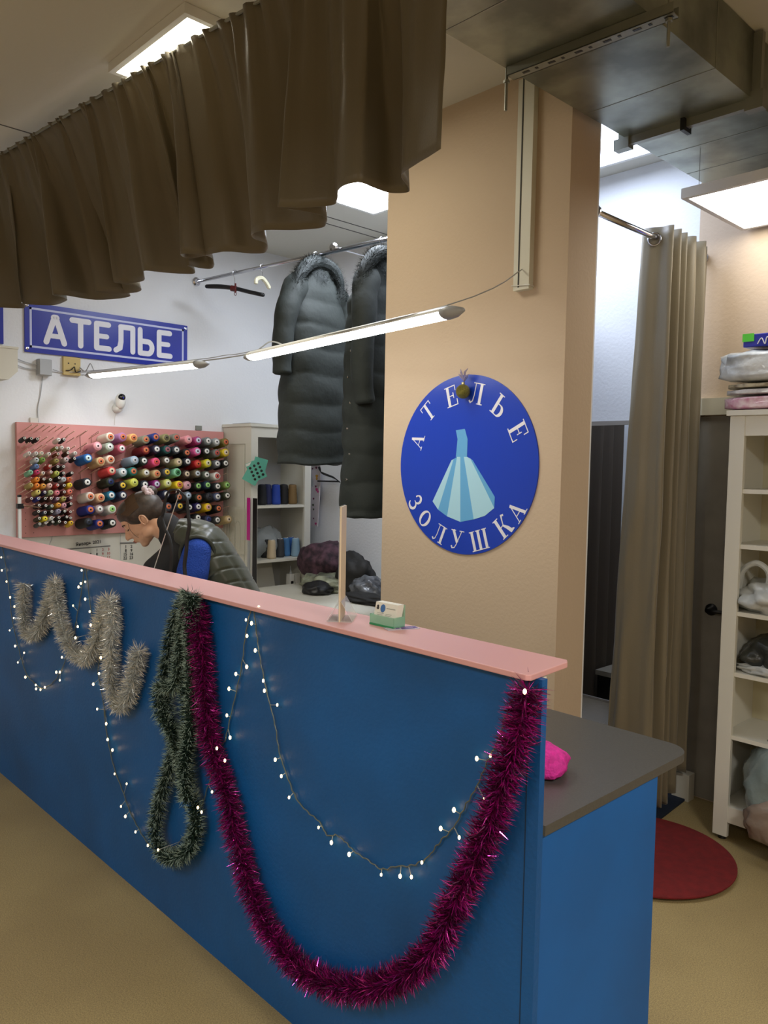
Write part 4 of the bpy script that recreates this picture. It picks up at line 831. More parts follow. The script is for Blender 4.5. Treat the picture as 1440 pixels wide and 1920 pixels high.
# black wall hanger and printed cloth strip
wh = MB(); q = at(640, 903, 1, YB-.06)
wh.tube(spline([at(598, 876, 1, YB-.06), at(604, 886, 1, YB-.06), at(612, 890, 1, YB-.06), at(628, 896, 1, YB-.06), at(638, 903, 1, YB-.06)], 5), .009, 8).tube([at(596, 902, 1, YB-.06), q], .006, 8).tube([q, q+Vector((0, .06, 0))], .005, 6)
tag(wh.build('hanger', black_pl), 'black plastic hanger on the back wall left of the long coat', 'hanger')
sw = thing('fabric_strip', 'narrow white cloth with pink and yellow flowers beside bookcase', 'fabric', at(592, 900, 1, 3.70))
a = at(583, 852, 1, 3.70); b = at(601, 987, 1, 3.70)
pl = [at(584, 850, 1, 3.7), at(601, 856, 1, 3.7), at(600, 900, 1, 3.7), at(599, 930, 1, 3.7), at(595, 987, 1, 3.7), at(583, 987, 1, 3.7), at(583, 914, 1, 3.7), at(589, 911, 1, 3.7), at(584, 886, 1, 3.7)]
MB().poly(pl, (0, .006, 0)).build('cloth', mat('pale_cloth', (206, 196, 200), .8), sw)
rn = random.Random(5)
fm = [mat('flower_yellow', (200, 150, 50), .8), mat('flower_pink', (196, 70, 130), .8), mat('leaf_green', (90, 100, 80), .8), mat('leaf_maroon', (110, 50, 80), .8)]
for (x, y, r_, k) in [(590, 864, 4, 0), (594, 893, 4, 0), (594, 898, 3, 0), (594, 918, 4, 1), (596, 922, 3, 1), (592, 912, 2.5, 3), (588, 935, 2.5, 3), (587, 947, 3, 2), (588, 955, 2.5, 2), (588, 972, 2, 3), (592, 982, 3, 1), (586, 879, 2, 3), (593, 877, 3, 3)]:
    q_ = at(x, y, 1, 3.699); MB().poly([q_+Vector((math.cos(a_)*r_*.0036*(1+.3*math.sin(3*a_)), 0, math.sin(a_)*r_*.0036*(1+.2*math.cos(2*a_)))) for a_ in [2*math.pi*i/12 for i in range(12)]], (0, -.0006, 0)).build('printed_flower', fm[k], sw)
tag(MB().poly([at(x, y, 1, 3.66) for x, y in [(585, 845), (606, 830), (608, 836), (612, 862), (640, 845), (640, 905), (625, 893), (602, 884), (600, 858), (585, 856)]], (0, .004, 0)).build('white_cloth', mat('white_cloth', (205, 208, 212), .8)), 'white cloth hanging on the wall below the left coat hem', 'fabric')

# ------------------------------------------------------------ white table with bags by the back wall
tt = thing('table', 'white table with bags against the back wall behind the ledge', 'table', (-3.6, 3.4, 0))
B((-4.45, 3.0, .725), (-2.75, YB-.005, .75)).build('table_top', white_lam, tt)
for x in (-4.4, -2.8):
    for y in (3.05, 3.7): B((x-.02, y-.02, 0), (x+.02, y+.02, .725)).build('leg', white_lam, tt)
def onT(px, py, y): return at(px, py, 1, y)
dkprint = mat('dark_floral_cloth', (40, 26, 34), .8, vary=.0, c2=(96, 66, 78), vscale=22)
def p3(px, base_y, Y): q_ = at(px, base_y, 1, Y); return Vector((q_.x, Y, .75))
blob('clothes_bundle', 'dark floral cloth bundle on the table beside the bookcase', 'bundle', p3(606, 1100, 3.5)+Vector((0, 0, .06)), (.21, .15, .155), dkprint, 2, .22, 1.6)
blob('plastic_bag', 'pale plastic bag under the dark floral bundle', 'bag', p3(612, 1110, 3.4), (.20, .13, .07), mat('pale_green_bag', (170, 175, 150), .3, bump=.8, bscale=25, c2=(90, 92, 78), vscale=12), 5, .3, 3)
blob('black_bag', 'black folded bag lying left below the floral bundle', 'bag', p3(595, 1120, 3.25), (.10, .10, .05), black_pl, 6, .2, 2)
blob('black_bag', 'black cloth bag standing on the table near the column', 'bag', p3(664, 1090, 3.45)+Vector((0, 0, .03)), (.15, .10, .145), mat('black_cloth', (24, 24, 24), .7, bump=.6, bscale=15), 11, .28, 1.7)
blob('plastic_bag', 'clear grey plastic bag beside the black cloth bag', 'bag', p3(690, 1095, 3.42), (.13, .10, .085), mat('smoky_bag', (120, 124, 130), .2, bump=.9, bscale=20, c2=(50, 52, 58), vscale=14), 14, .3, 2.4)
blob('black_cloth', 'black cloth spread on the table below the bags', 'cloth', p3(688, 1108, 3.28), (.21, .09, .035), mat('black_cloth', (24, 24, 24)), 17, .3, 2.5)

# ------------------------------------------------------------ on the ledge
ZL = 1.1832
st = thing('acrylic_stand', 'upright acrylic menu stand seen edge-on on the pink ledge', 'stand', (-1.59, 1.385, ZL))
e0 = at(632, 1163, 2, ZL); dirv = Vector((e0.x, e0.y, 0)).normalized(); sd = Vector((-dirv.y, dirv.x, 0))
bc = Vector((-1.603, 1.385, ZL)); pdir = (dirv*1.0+sd*-.14).normalized(); ps_ = Vector((-pdir.y, pdir.x, 0))
MB().obox(bc-pdir*.05-ps_*.002, pdir*.10, ps_*.004, (0, 0, .305)).build('poster_holder', mat('cream_insert', (226, 208, 180), .4), st)
MB().obox(bc-pdir*.052+ps_*.0025, pdir*.104, ps_*.0015, (0, 0, .307)).build('acrylic_sheet', clear_m, st)
ba = MB()
for s in (-1, 1):
    ba.obox(bc-pdir*.05+ps_*s*.0025, pdir*.10, ps_*s*.03+Vector((0, 0, -.0)), (0, 0, .002))
    ba.poly([bc-pdir*.05+ps_*s*.003+Vector((0, 0, .055)), bc-pdir*.05+ps_*s*.034+Vector((0, 0, .002)), bc+pdir*.05+ps_*s*.034+Vector((0, 0, .002)), bc+pdir*.05+ps_*s*.003+Vector((0, 0, .055))], ps_*s*.0015)
ba.build('stand_base', clear_m, st)
ch = thing('card_holder', 'green-tinted acrylic holder full of visiting cards on the ledge', 'card holder', (-1.47, 1.42, ZL))
h0 = at(693, 1170, 2, ZL); h1 = at(738, 1180, 2, ZL); ux = (h1-h0).normalized(); uy = Vector((-ux.y, ux.x, 0)); L = (h1-h0).length
gr = mat('green_acrylic', (150, 210, 180), .1, alpha=.45)
hm = MB(); hm.obox(h0, ux*L, uy*.04, (0, 0, .004)).obox(h0, ux*L, uy*.002, (0, 0, .028)).obox(h0, ux*.002, uy*.04, (0, 0, .028)).obox(h0+ux*(L-.002), ux*.002, uy*.04, (0, 0, .028)).obox(h0+uy*.04, ux*L, uy*.002+Vector((0, 0, 0)), (0, 0, .058)); hm.build('holder_tray', gr, ch)
MB().obox(h0-uy*.0012, ux*L, uy*.001, (0, 0, .005)).build('green_edge', mat('green_edge', (40, 140, 90), .3), ch)
cdm = mat('card_white', (226, 226, 214), .5); tl = uy*.25+Vector((0, 0, 1)); tl.normalize(); o_ = h0+uy*.006+ux*.004+Vector((0, 0, .004))
MB().obox(o_, ux*(L-.008), uy*.022, tl*.056).build('card_stack', cdm, ch)
nn = ux.cross(tl).normalized(); nn = -nn if nn.dot(uy) > 0 else nn
k_ = .056; cc_ = o_+ux*L*.33+tl*k_*.74+nn*.0006
MB().poly([cc_+ux*math.cos(a_)*.0085+tl*math.sin(a_)*.0105 for a_ in [2*math.pi*i/24 for i in range(24)]], nn*.0004).build('printed_emblem', mat('card_blue', (60, 110, 170), .5), ch)
pr_ = MB()
for r_ in range(6):
    for c_ in range(2): pr_.obox(o_+ux*(L*(.12+.36*c_))+tl*(k_*(.50-.075*r_))+nn*.0008, ux*L*(.28-.03*((r_+c_) % 3)), tl*.0007, nn*.0002)
pr_.obox(o_+ux*(L*.48)+tl*(k_*.76)+nn*.0008, ux*L*.36, tl*.0012, nn*.0002).build('printed_lines', mat('grey_ink', (110, 116, 112), .7), ch)
pk = MB(); pk.ball(o_+ux*L*.12+tl*k_*.82+nn*.001, .003, 8, 6).ball(o_+ux*L*.13+tl*k_*.72+nn*.001, .0035, 8, 6).build('printed_mark', black_pl, ch)
cwm = thing('leaflet', 'purple and white card lying flat beside the card holder', 'card', (-1.40, 1.43, ZL))
ca, cb = at(728, 1183, 2, ZL), at(788, 1179, 2, ZL); ux = (cb-ca).normalized(); uy = Vector((-ux.y, ux.x, 0)); L = (cb-ca).length
MB().obox(ca-uy*.0, ux*L, uy*.035, (0, 0, .0012)).build('card', mat('pale_purple_card', (196, 186, 196), .5), cwm)
pm = MB()
for (a_, b_, w_, h_) in [(.45, .1, .4, .3), (.5, .55, .35, .3), (.3, .35, .12, .2), (.85, .2, .12, .6)]: pm.obox(ca+ux*L*a_+uy*.035*b_+Vector((0, 0, .0013)), ux*L*w_, uy*.035*h_, (0, 0, .0004))
pm.build('printed_pattern', mat('purple_ink', (90, 60, 130), .6), cwm)
# pink knitted hat on the grey worktop
hz = blob('pink_cloth', 'folded bright pink ribbed cloth on the grey worktop', 'cloth', (-1.13, 1.615, .8525), (.10, .075, .042), mat('hot_pink_knit', (236, 50, 170), .8, bump=.8, bscale=90, vary=.15, vscale=60), 21, .18, 1.6)

# ------------------------------------------------------------ bags in the right bookcase and packs on top
zt_ = 1.857
blob('plastic_bag', 'crumpled white carrier bag on the third shelf of the open bookcase', 'bag', (-1.24, 3.52, ZS[2]+.001), (.15, .15, .085), bag_white, 31, .35, 2.6)
hl = MB(); q = at(1418, 1080, 1, 3.46)
hl_p = spline([q+Vector((-.07, 0, -.06)), q+Vector((-.055, 0, .02)), q+Vector((0, 0, .055)), q+Vector((.05, 0, .02)), q+Vector((.045, 0, -.05)), q+Vector((0, 0, -.075))], 8)
bl = hl.tube([p_ for p_ in hl_p], .013, 8).build('bag_handle', bag_white); tag(bl, 'looped white bag handle standing over the carrier bag', 'bag handle')
blob('plastic_bag', 'dark item wrapped in clear film on the fourth shelf', 'bag', (-1.24, 3.54, ZS[3]+.001), (.14, .14, .095), mat('dark_wrapped', (62, 64, 58), .25, bump=.8, bscale=18, c2=(34, 36, 34), vscale=10), 33, .3, 2)
blob('plastic_bag', 'flat clear film edge lying in front of the dark item', 'bag', (-1.22, 3.46, ZS[3]+.001), (.15, .06, .03), bag_white, 36, .35, 3)
o = blob('plastic_bag', 'large grey bag bulging out of the lowest shelf', 'bag', (-1.10, 3.47, .157), (.21, .20, .20), bag_grey, 38, .22, 1.7)
o2 = blob('plastic_bag', 'clear film hanging over the lowest shelf edge', 'bag', (-1.08, 3.30, .10), (.17, .05, .11), mat('pinkish_film', (150, 135, 122), .2, bump=.7, bscale=18, alpha=.9), 41, .25, 2.2)
def pack(name, label, a, b, m, seed, cat='package', wob=.006):
    bm_ = bmesh.new(); bmesh.ops.create_cube(bm_, size=1); bmesh.ops.subdivide_edges(bm_, edges=bm_.edges, cuts=14, use_grid_fill=True)
    for v in bm_.verts:
        u = v.co*2; f_ = 1-.10*(abs(u.x)**6)*(abs(u.y)**6)
        sz = math.sqrt(max(0, 1-abs(u.x)**8*.5-abs(u.y)**8*.5)); v.co = Vector(((a[0]+b[0])/2+(b[0]-a[0])*v.co.x*f_, (a[1]+b[1])/2+(b[1]-a[1])*v.co.y*f_, a[2]+(b[2]-a[2])*(.5+v.co.z*sz)))
        if abs(u.z) > -2: v.co += Vector((nz(v.co, 25, seed), nz(v.co, 25, seed+3), abs(nz(v.co, 25, seed+6)) if u.z > -.9 else 0))*wob
    me = bpy.data.meshes.new(name); bm_.to_mesh(me); bm_.free(); me.polygons.foreach_set('use_smooth', [True]*len(me.polygons)); me.materials.append(m)
    o = bpy.data.objects.new(name, me); COL.objects.link(o); return tag(o, label, cat)
floral = mat('pink_floral_pack', (196, 130, 156), .25, c2=(232, 210, 214), vscale=28, coat=.6, bump=.3, bscale=30)
pack('bedding_pack', 'pink floral bedding pack, lowest on top of the open bookcase', (-1.475, 3.385, zt_+.003), (-.75, 3.72, zt_+.06), floral, 1)
pack('bedding_pack', 'silver-grey folded bedding pack above the pink floral one', (-1.47, 3.385, zt_+.066), (-.75, 3.72, zt_+.088), mat('silver_pack', (170, 166, 166), .2, c2=(214, 212, 210), vscale=30, coat=.5), 2)
pack('bedding_pack', 'thin brown and cream folded pack under the white wrapped bundle', (-1.465, 3.39, zt_+.094), (-.76, 3.72, zt_+.112), mat('brown_pack', (130, 116, 92), .3, c2=(200, 190, 160), vscale=30), 3)
pack('wrapped_bundle', 'white bundle in clear plastic on top of the bedding packs', (-1.50, 3.37, zt_+.12), (-.74, 3.73, zt_+.245), mat('wrapped_white', (220, 225, 226), .22, coat=.6, bump=1, bscale=12, c2=(150, 156, 160), vscale=9), 4, wob=.02)
bp = thing('blue_package', 'blue package with white script and green tag on the bundle', 'package', (-1.2, 3.55, zt_+.25))
B((-1.39, 3.40, zt_+.262), (-.80, 3.70, zt_+.315)).build('box', mat('package_blue', (34, 44, 160), .3, coat=.5), bp, bevel=.004)
B((-1.392, 3.3975, zt_+.285), (-1.345, 3.3995, zt_+.318)).build('green_tag', mat('green_tag', (90, 210, 60), .5), bp)
sm_ = MB(); yy = 3.3985
for pts in ([(-1.33, .272), (-1.315, .295), (-1.30, .27), (-1.292, .298), (-1.27, .27), (-1.262, .30)], [(-1.262, .30), (-1.23, .31), (-1.215, .295), (-1.24, .28), (-1.255, .275)], [(-1.255, .275), (-1.235, .272), (-1.21, .285)]):
    sm_.tube(spline([(x, yy, zt_+z) for x, z in pts], 6), .0022, 6)
sm_.build('script_lettering', letter_m, bp)

# ------------------------------------------------------------ garlands on the counter front
YF = F0-.038
def tinsel(name, label, path2d, rad, n_per_m, mats, pick, seed, wd=.0009, droop=0, core_r=.004, yoff=0., group=None, frost=False):
    rn = random.Random(seed); path = spline([at(x, y, 1, YF-yoff) for x, y in path2d], 14); m = MB(); core = MB(); core.tube(path, core_r, 6)
    for i in range(len(path)-1):
        a_, b_ = path[i], path[i+1]; seg = b_-a_; L = seg.length; tg = seg.normalized(); u = tg.orthogonal().normalized(); w_ = tg.cross(u)
        for k in range(int(L*n_per_m)+1):
            q_ = a_+seg*rn.random(); ang = rn.random()*6.283; d_ = (u*math.cos(ang)+w_*math.sin(ang)+tg*rn.gauss(.25, .3)).normalized()
            l = rad*rn.uniform(.75, 1.15); b0 = q_+d_*.002; b1 = q_+d_*l*.55+Vector((0, 0, -droop*.3)); b2 = q_+(d_+Vector((rn.gauss(0, .12), rn.gauss(0, .12), rn.gauss(0, .12)-droop))).normalized()*l
            if b2.y > F0-.002: b2.y = F0-.002-rn.random()*.004
            if b1.y > F0-.002: b1.y = F0-.003
            tw = rn.random()*6.283; s_v = (d_.orthogonal().normalized()*math.cos(tw)+d_.cross(d_.orthogonal().normalized())*math.sin(tw))*wd
            mi_ = pick(rn)
            if frost:
                m.add([b0-s_v, b0+s_v, b1+s_v, b1-s_v], [(0, 1, 2, 3)], 0); m.add([b1-s_v, b1+s_v, b2], [(0, 1, 2)], 1 if rn.random() < .62 else 0)
            else: m.add([b0-s_v, b0+s_v, b1+s_v, b1-s_v, b2], [(0, 1, 2, 3), (3, 2, 4)], mi_)
    t = thing(name, label, 'garland', path[0], group); core.build('core_wire', mats[0], t); m.build('tinsel', mats, t); return t
def z5(x, y): return (x/3.43, 1000+y/3.43)
def zs6(x, y): return (180+x/3.31, 1080+y/3.31)
def z7(x, y): return (560+x/2.824, 1240+y/2.824)
sil = [mat('silver_foil', (222, 226, 224), .3, .25), mat('silver_foil_dark', (168, 172, 170), .4, .3), mat('silver_foil_glint', (245, 243, 236), .15, .6)]  # same foil in three tones; brightest strips put the sparkle into the colour
tinsel('silver_tinsel', 'silver tinsel garland pinned in a W zigzag on the counter', [z5(*p_) for p_ in [(155,320),(150,450),(158,590),(200,655),(262,600),(310,480),(350,310),(362,400),(400,600),(470,750),(545,805),(600,740),(645,600),(700,430),(728,560),(715,700),(712,850),(725,1000),(765,1110),(820,1060),(862,900),(895,750)]], .047, 5200, sil, lambda r_: r_.choice((0, 0, 1, 2, 2)), 1, .0012)
mag = [mat('magenta_foil', (160, 18, 120), .3, .5), mat('magenta_foil_dark', (74, 6, 54), .45, .4), mat('magenta_foil_glint', (240, 80, 200), .14, .8)]  # highlights painted as bright strips, dark strips mixed in for the darker core
tinsel('magenta_tinsel', 'magenta tinsel garland swagged across the blue counter front', [(366, 1128), (374, 1180), (381, 1250), (386, 1320), (394, 1385), (408, 1440), (425, 1490), (440, 1560), (455, 1620), (478, 1690), (515, 1760), (560, 1815), (620, 1845), (690, 1852), (760, 1828), (815, 1775), (850, 1700), (888, 1620), (918, 1545), (945, 1460), (968, 1390), (982, 1330), (990, 1293)], .050, 6200, mag, lambda r_: r_.choice((0, 1, 1, 1, 0, 2)), 2, .0012)
gre = [mat('green_tinsel', (16, 44, 32), .6), mat('frost_tips', (150, 172, 160), .6)]
g_a = [(352, 1112), (330, 1160), (316, 1225), (308, 1290), (316, 1350), (328, 1400), (318, 1440), (300, 1500), (290, 1560), (305, 1600), (332, 1608), (358, 1585), (368, 1540), (360, 1500), (352, 1460), (350, 1400), (352, 1330), (348, 1260), (350, 1190), (356, 1115)]
g_b = [(356, 1112), (340, 1200), (330, 1280), (300, 1290), (300, 1330), (325, 1380), (345, 1440), (350, 1500), (345, 1440), (358, 1360), (360, 1280), (356, 1180), (362, 1116)]
tg_ = tinsel('green_tinsel', 'dark green tinsel garland with frosted tips, looped and hanging on counter', g_a, .040, 5200, gre, lambda r_: 0, 3, .001, frost=True, core_r=.006)
t2 = tinsel('green_tinsel', 'x', g_b, .038, 4600, gre, lambda r_: 0, 4, .001, frost=True, core_r=.006, yoff=.02)
for o in list(t2.children): o.parent = tg_; o.matrix_parent_inverse = Matrix.Translation(-Vector(tg_.location))
bpy.data.objects.remove(t2)
# fairy lights
fl = thing('fairy_lights', 'warm white fairy light string draped across the blue counter', 'string lights', at(160, 1062, 1, F0))
YW = F0-.006
WIRES = [
 [z5(*p_) for p_ in [(12,70),(35,200),(65,420),(75,540),(110,700),(150,850),(180,920),(230,970),(270,995),(340,960),(400,870),(425,800),(470,680),(490,560),(520,400),(545,205)]],
 [z5(*p_) for p_ in [(552,205),(575,420),(595,560),(640,780),(630,880),(650,1000),(680,1180)]]+[zs6(*p_) for p_ in [(50,830),(70,1000),(115,1200),(160,1320),(210,1460),(260,1560),(320,1655),(400,1705),(520,1650),(640,1460),(690,1320),(760,1080),(800,1020),(840,850),(900,580),(930,350),(965,190)]],
 [zs6(*p_) for p_ in [(978,190),(1000,380),(1020,520),(1060,720),(1110,920),(1140,1100),(1200,1280),(1252,1395)]]+[z7(*p_) for p_ in [(50,800),(110,850),(150,920),(200,920),(250,960),(300,1010),(370,1055),(440,1100),(520,1085),(600,1080),(680,1040),(740,965),(820,880),(880,770),(940,670),(1000,530),(1050,430),(1100,280),(1160,140),(1185,85)]],
]
WP = []
wm = mat('clear_green_wire', (96, 104, 96), .35)
for wv in WIRES:
    pts = spline([at(x, y, 1, YW) for x, y in wv], 8)
    pts = [p_+Vector((.0018*math.sin(i*1.7), 0, .0018*math.cos(i*1.3))) for i, p_ in enumerate(pts)]; WP += pts
    MB().tube(pts, .0018, 5).build('wire', wm, fl)
BUL = [z5(*p_) for p_ in [(8,155),(12,238),(42,310),(65,412),(93,470),(88,545),(62,624),(97,725),(155,768),(115,830),(163,925),(230,975),(232,1000),(260,1005),(288,990),(385,945),(385,893),(362,893),(398,797),(485,672),(500,600),(470,465),(505,345),(520,322),(525,238),(548,312),(548,423),(577,503),(583,590),(648,800),(637,902),(600,970),(625,1130),(683,1225)]]
BUL += [zs6(*p_) for p_ in [(63,915),(72,1015),(102,1080),(115,1228),(190,1290),(155,1430),(182,1492),(245,1588),(322,1672),(385,1700),(632,1437),(655,1465),(720,1340),(800,1145),(750,1070),(832,1003),(812,865),(825,700),(868,608),(935,563),(937,372),(930,272),(965,293),(1010,196),(988,462),(1038,650),(1045,712),(1125,800),(1112,1140),(1150,1242),(1198,1375)]]
BUL += [z7(*p_) for p_ in [(105,880),(173,960),(267,1022),(437,1130),(537,1138),(597,1142),(652,1065),(850,933),(752,885),(822,787),(983,728),(943,515),(1015,500),(1197,160)]]
bg = glow('bulb_glow', (255, 214, 150), 6); bsm = mat('bulb_socket', (200, 205, 200), .3, alpha=.6)
bulb_me = None; rn = random.Random(3); stems = MB()
for k, (x, y) in enumerate(BUL):
    over = (k in (19, 28, 29)) or (x, y) in [zs6(800,1145), zs6(750,1070), zs6(632,1437), zs6(655,1465), zs6(385,1700), z7(1197,160)]
    b = at(x, y, 1, F0-(.085 if over else .016)); near = min(WP, key=lambda p_: (p_-b).length)
    if (near-b).length < .09: stems.tube([near, near.lerp(b, .6), b], .0011, 4)
    if bulb_me is None:
        o = MB().ball((0, 0, 0), (.0036, .0036, .0055), 10, 8).build('bulb', bg); bulb_me = o.data
    else: o = bpy.data.objects.new('bulb', bulb_me); COL.objects.link(o)
    s_c = rn.uniform(.75, 1.15); o.scale = (s_c,)*3; o.location = b; o.parent = fl; o.matrix_parent_inverse = Matrix.Translation(-Vector(fl.location))
stems.build('bulb_stems', bsm, fl)

# ------------------------------------------------------------ woman bending over the desk
def ell_balls(m, path, radii, n=10):
    for i in range(len(path)-1):
        for k in range(n):
            t = k/n; m.ball(Vector(path[i]).lerp(Vector(path[i+1]), t), radii[i]+(radii[i+1]-radii[i])*t, 14, 10)
    m.ball(path[-1], radii[-1], 14, 10)
def remesh(name, m, mat_, vox, parent, smooth_it=4):
    me = bpy.data.meshes.new('t'); me.from_pydata(m.v, [], m.f); me.update()
    b_ = bmesh.new(); b_.from_mesh(me); bmesh.ops.recalc_face_normals(b_, faces=b_.faces); b_.to_mesh(me); b_.free()
    ob = bpy.data.objects.new('t', me); COL.objects.link(ob)
    r_ = ob.modifiers.new('r', 'REMESH'); r_.mode = 'VOXEL'; r_.voxel_size = vox; r_.use_smooth_shade = True
    s_m = ob.modifiers.new('s', 'SMOOTH'); s_m.iterations = smooth_it; s_m.factor = .5
    bpy.context.view_layer.update(); me2 = bpy.data.meshes.new_from_object(ob.evaluated_get(bpy.context.evaluated_depsgraph_get())); bpy.data.objects.remove(ob)
    me2.materials.clear(); me2.materials.append(mat_); me2.name = name; me2.polygons.foreach_set('use_smooth', [True]*len(me2.polygons))
    o = bpy.data.objects.new(name, me2); COL.objects.link(o)
    if parent: o.parent = parent; o.matrix_parent_inverse = Matrix.Translation(-Vector(parent.location))
    return o
skin = mat('skin', (206, 160, 128), .5, vary=.05, vscale=12)
HIP = Vector((-3.085, 2.055, .875)); FWD = Vector((-.56, -.83, 0)).normalized(); LFT = Vector((FWD.y, -FWD.x, 0))*-1  # towards her left
if LFT.dot(Vector((1, -.5, 0))) < 0: LFT = -LFT
LFT = Vector((.83, -.56, 0)).normalized()
SHC = atd(374, 1022, 3.66); NECK = atd(326, 1000, 3.66)
HEAD = atd(264, 975, 3.64)
pw = thing('person', 'woman in olive quilted vest bending over behind the pink ledge', 'person', (HIP.x, HIP.y, 0))
# head frame
def h2(px, py, off=0): return atd(px, py, 3.64)-LFT*off*0
ear = atd(291, 977, 3.60); nose = atd(247, 1012, 3.62)
hf = (nose-ear); hf -= LFT*hf.dot(LFT); hf.normalize(); hu = LFT.cross(hf); hu = hu if hu.z > 0 or True else -hu
if hu.dot(Vector((0, 0, 1))) < 0: hu = -hu
HM = Matrix((hf, LFT, hu)).transposed()
HC = atd(266, 973, 3.66)   # skull centre
def hp3(f_, l_, u_): return HC+hf*f_+LFT*l_+hu*u_
m = MB()
m.ball(hp3(-.022, 0, .018), (.092, .072, .084), 28, 20, M=HM)          # cranium
m.ball(hp3(.020, 0, -.018), (.066, .058, .072), 28, 20, M=HM)          # face
m.ball(hp3(.036, 0, -.062), (.042, .045, .044), 24, 16, M=HM)          # lower face
m.ball(hp3(.058, 0, -.096), (.022, .024, .018), 20, 12, M=HM)          # chin
m.ball(hp3(.062, 0, .030), (.026, .048, .030), 20, 12, M=HM)           # brow
for s in (-1, 1):
    m.ball(hp3(.050, s*.036, -.030), (.026, .020, .022), 16, 10, M=HM)  # cheek
    m.ball(hp3(.005, s*.052, -.066), (.034, .014, .022), 16, 10, M=HM)  # jaw
    m.ball(hp3(.066, s*.030, .004), (.016, .014, .010), 14, 10, M=HM)   # eyelid
    m.ball(hp3(-.012, s*.072, -.012), (.014, .008, .028), 16, 10, M=HM) # ear
    m.ball(hp3(-.018, s*.079, -.005), (.012, .004, .022), 14, 8, M=HM)
ell_balls(m, [hp3(.080, 0, .012), hp3(.096, 0, -.012), hp3(.106, 0, -.030)], [.008, .010, .0125], 6)
m.ball(hp3(.092, .010, -.034), .009, 12, 8); m.ball(hp3(.092, -.010, -.034), .009, 12, 8)
m.ball(hp3(.083, 0, -.058), (.012, .020, .006), 14, 8, M=HM); m.ball(hp3(.080, 0, -.068), (.012, .017, .0065), 14, 8, M=HM)
ell_balls(m, [hp3(-.035, 0, -.05), NECK.lerp(HEAD, .35), NECK], [.055, .052, .06], 8)
SL = SHC+LFT*.155+Vector((0, 0, -.012)); SR = SHC-LFT*.155+Vector((0, 0, -.02))
ell_balls(m, [NECK, SHC, SHC.lerp(HIP, .5)+Vector((0, 0, .02)), HIP], [.06, .10, .115, .13], 8)
for s, P_ in ((1, SL), (-1, SR)):
    ell_balls(m, [SHC, P_], [.08, .058], 6)
    el = P_+Vector((0, 0, -.25))+FWD*.05+LFT*s*.02; wr_ = el+FWD*.17+Vector((0, 0, -.085))-LFT*s*.03; wr_.z = max(wr_.z, .79)
    ell_balls(m, [P_, el, wr_], [.056, .042, .026], 10)
    pm_ = wr_+FWD*.06+Vector((0, 0, -.012)); ell_balls(m, [wr_, pm_], [.024, .026], 6)
    for k in range(4):
        o_ = (k-1.5)*.017; b0 = pm_+LFT*o_+FWD*.015; l_ = (.068, .078, .072, .055)[k]
        ell_balls(m, [b0, b0+FWD*l_*.5+Vector((0, 0, .004)), b0+FWD*l_+Vector((0, 0, -.014))], [.009, .0085, .0075], 5)
    ell_balls(m, [wr_+FWD*.02-LFT*s*.02, wr_+FWD*.055-LFT*s*.048, wr_+FWD*.085-LFT*s*.055], [.011, .010, .008], 5)
for s in (-1, 1):
    hpz = HIP+LFT*s*.085+Vector((0, 0, -.04)); kn = Vector((hpz.x, hpz.y, .50))+FWD*.02; an = Vector((hpz.x, hpz.y, .09))-FWD*.02
    ell_balls(m, [hpz, kn, an], [.095, .06, .042], 10); ell_balls(m, [an+Vector((0, 0, -.045)), an+FWD*.17+Vector((0, 0, -.055))], [.04, .032], 6)
body = remesh('body', m, skin, .0065, pw, 3)
# trousers + shoes
m = MB()
for s in (-1, 1):
    hpz = HIP+LFT*s*.085+Vector((0, 0, -.04)); kn = Vector((hpz.x, hpz.y, .50))+FWD*.02; an = Vector((hpz.x, hpz.y, .12))-FWD*.02
    ell_balls(m, [HIP+Vector((0, 0, -.02)), hpz, kn, an], [.135, .108, .075, .062], 8)
remesh('trousers', m, mat('dark_trousers', (30, 30, 36), .8), .012, pw, 3)
m = MB()
for s in (-1, 1):
    an = Vector((HIP.x, HIP.y, .05))+LFT*s*.085-FWD*.02; ell_balls(m, [an, an+FWD*.18+Vector((0, 0, -.012))], [.049, .036], 8)
remesh('shoes', m, black_pl, .01, pw, 2)
# black roll-neck and chest cloth
m = MB(); nb = NECK.lerp(HEAD, .22)
ell_balls(m, [NECK.lerp(HEAD, .48)-hu*.022-hf*.034, NECK-Vector((0, 0, .01)), SHC+FWD*.02+Vector((0, 0, -.03))], [.062, .072, .112], 6)
chest = atd(300, 1075, 3.62); ell_balls(m, [SHC+FWD*.03+Vector((0, 0, -.03)), chest, atd(315, 1130, 3.62)], [.11, .085, .10], 6)
remesh('black_top', m, mat('black_knit', (22, 22, 24), .85), .009, pw, 3)
# blue sweater sleeves
for s, P_ in ((1, SL), (-1, SR)):
    m = MB(); el = P_+Vector((0, 0, -.25))+FWD*.05+LFT*s*.02; wr_ = el+FWD*.17+Vector((0, 0, -.085))-LFT*s*.03; wr_.z = max(wr_.z, .79)
    ell_balls(m, [P_, P_.lerp(el, .35)+LFT*s*.008, P_.lerp(el, .75), el, wr_], [.064, .072, .066, .060, .036], 8)
    remesh('sweater_sleeve', m, mat('blue_knit', (14, 62, 158), .85, bump=.9, bscale=160), .008, pw, 2)
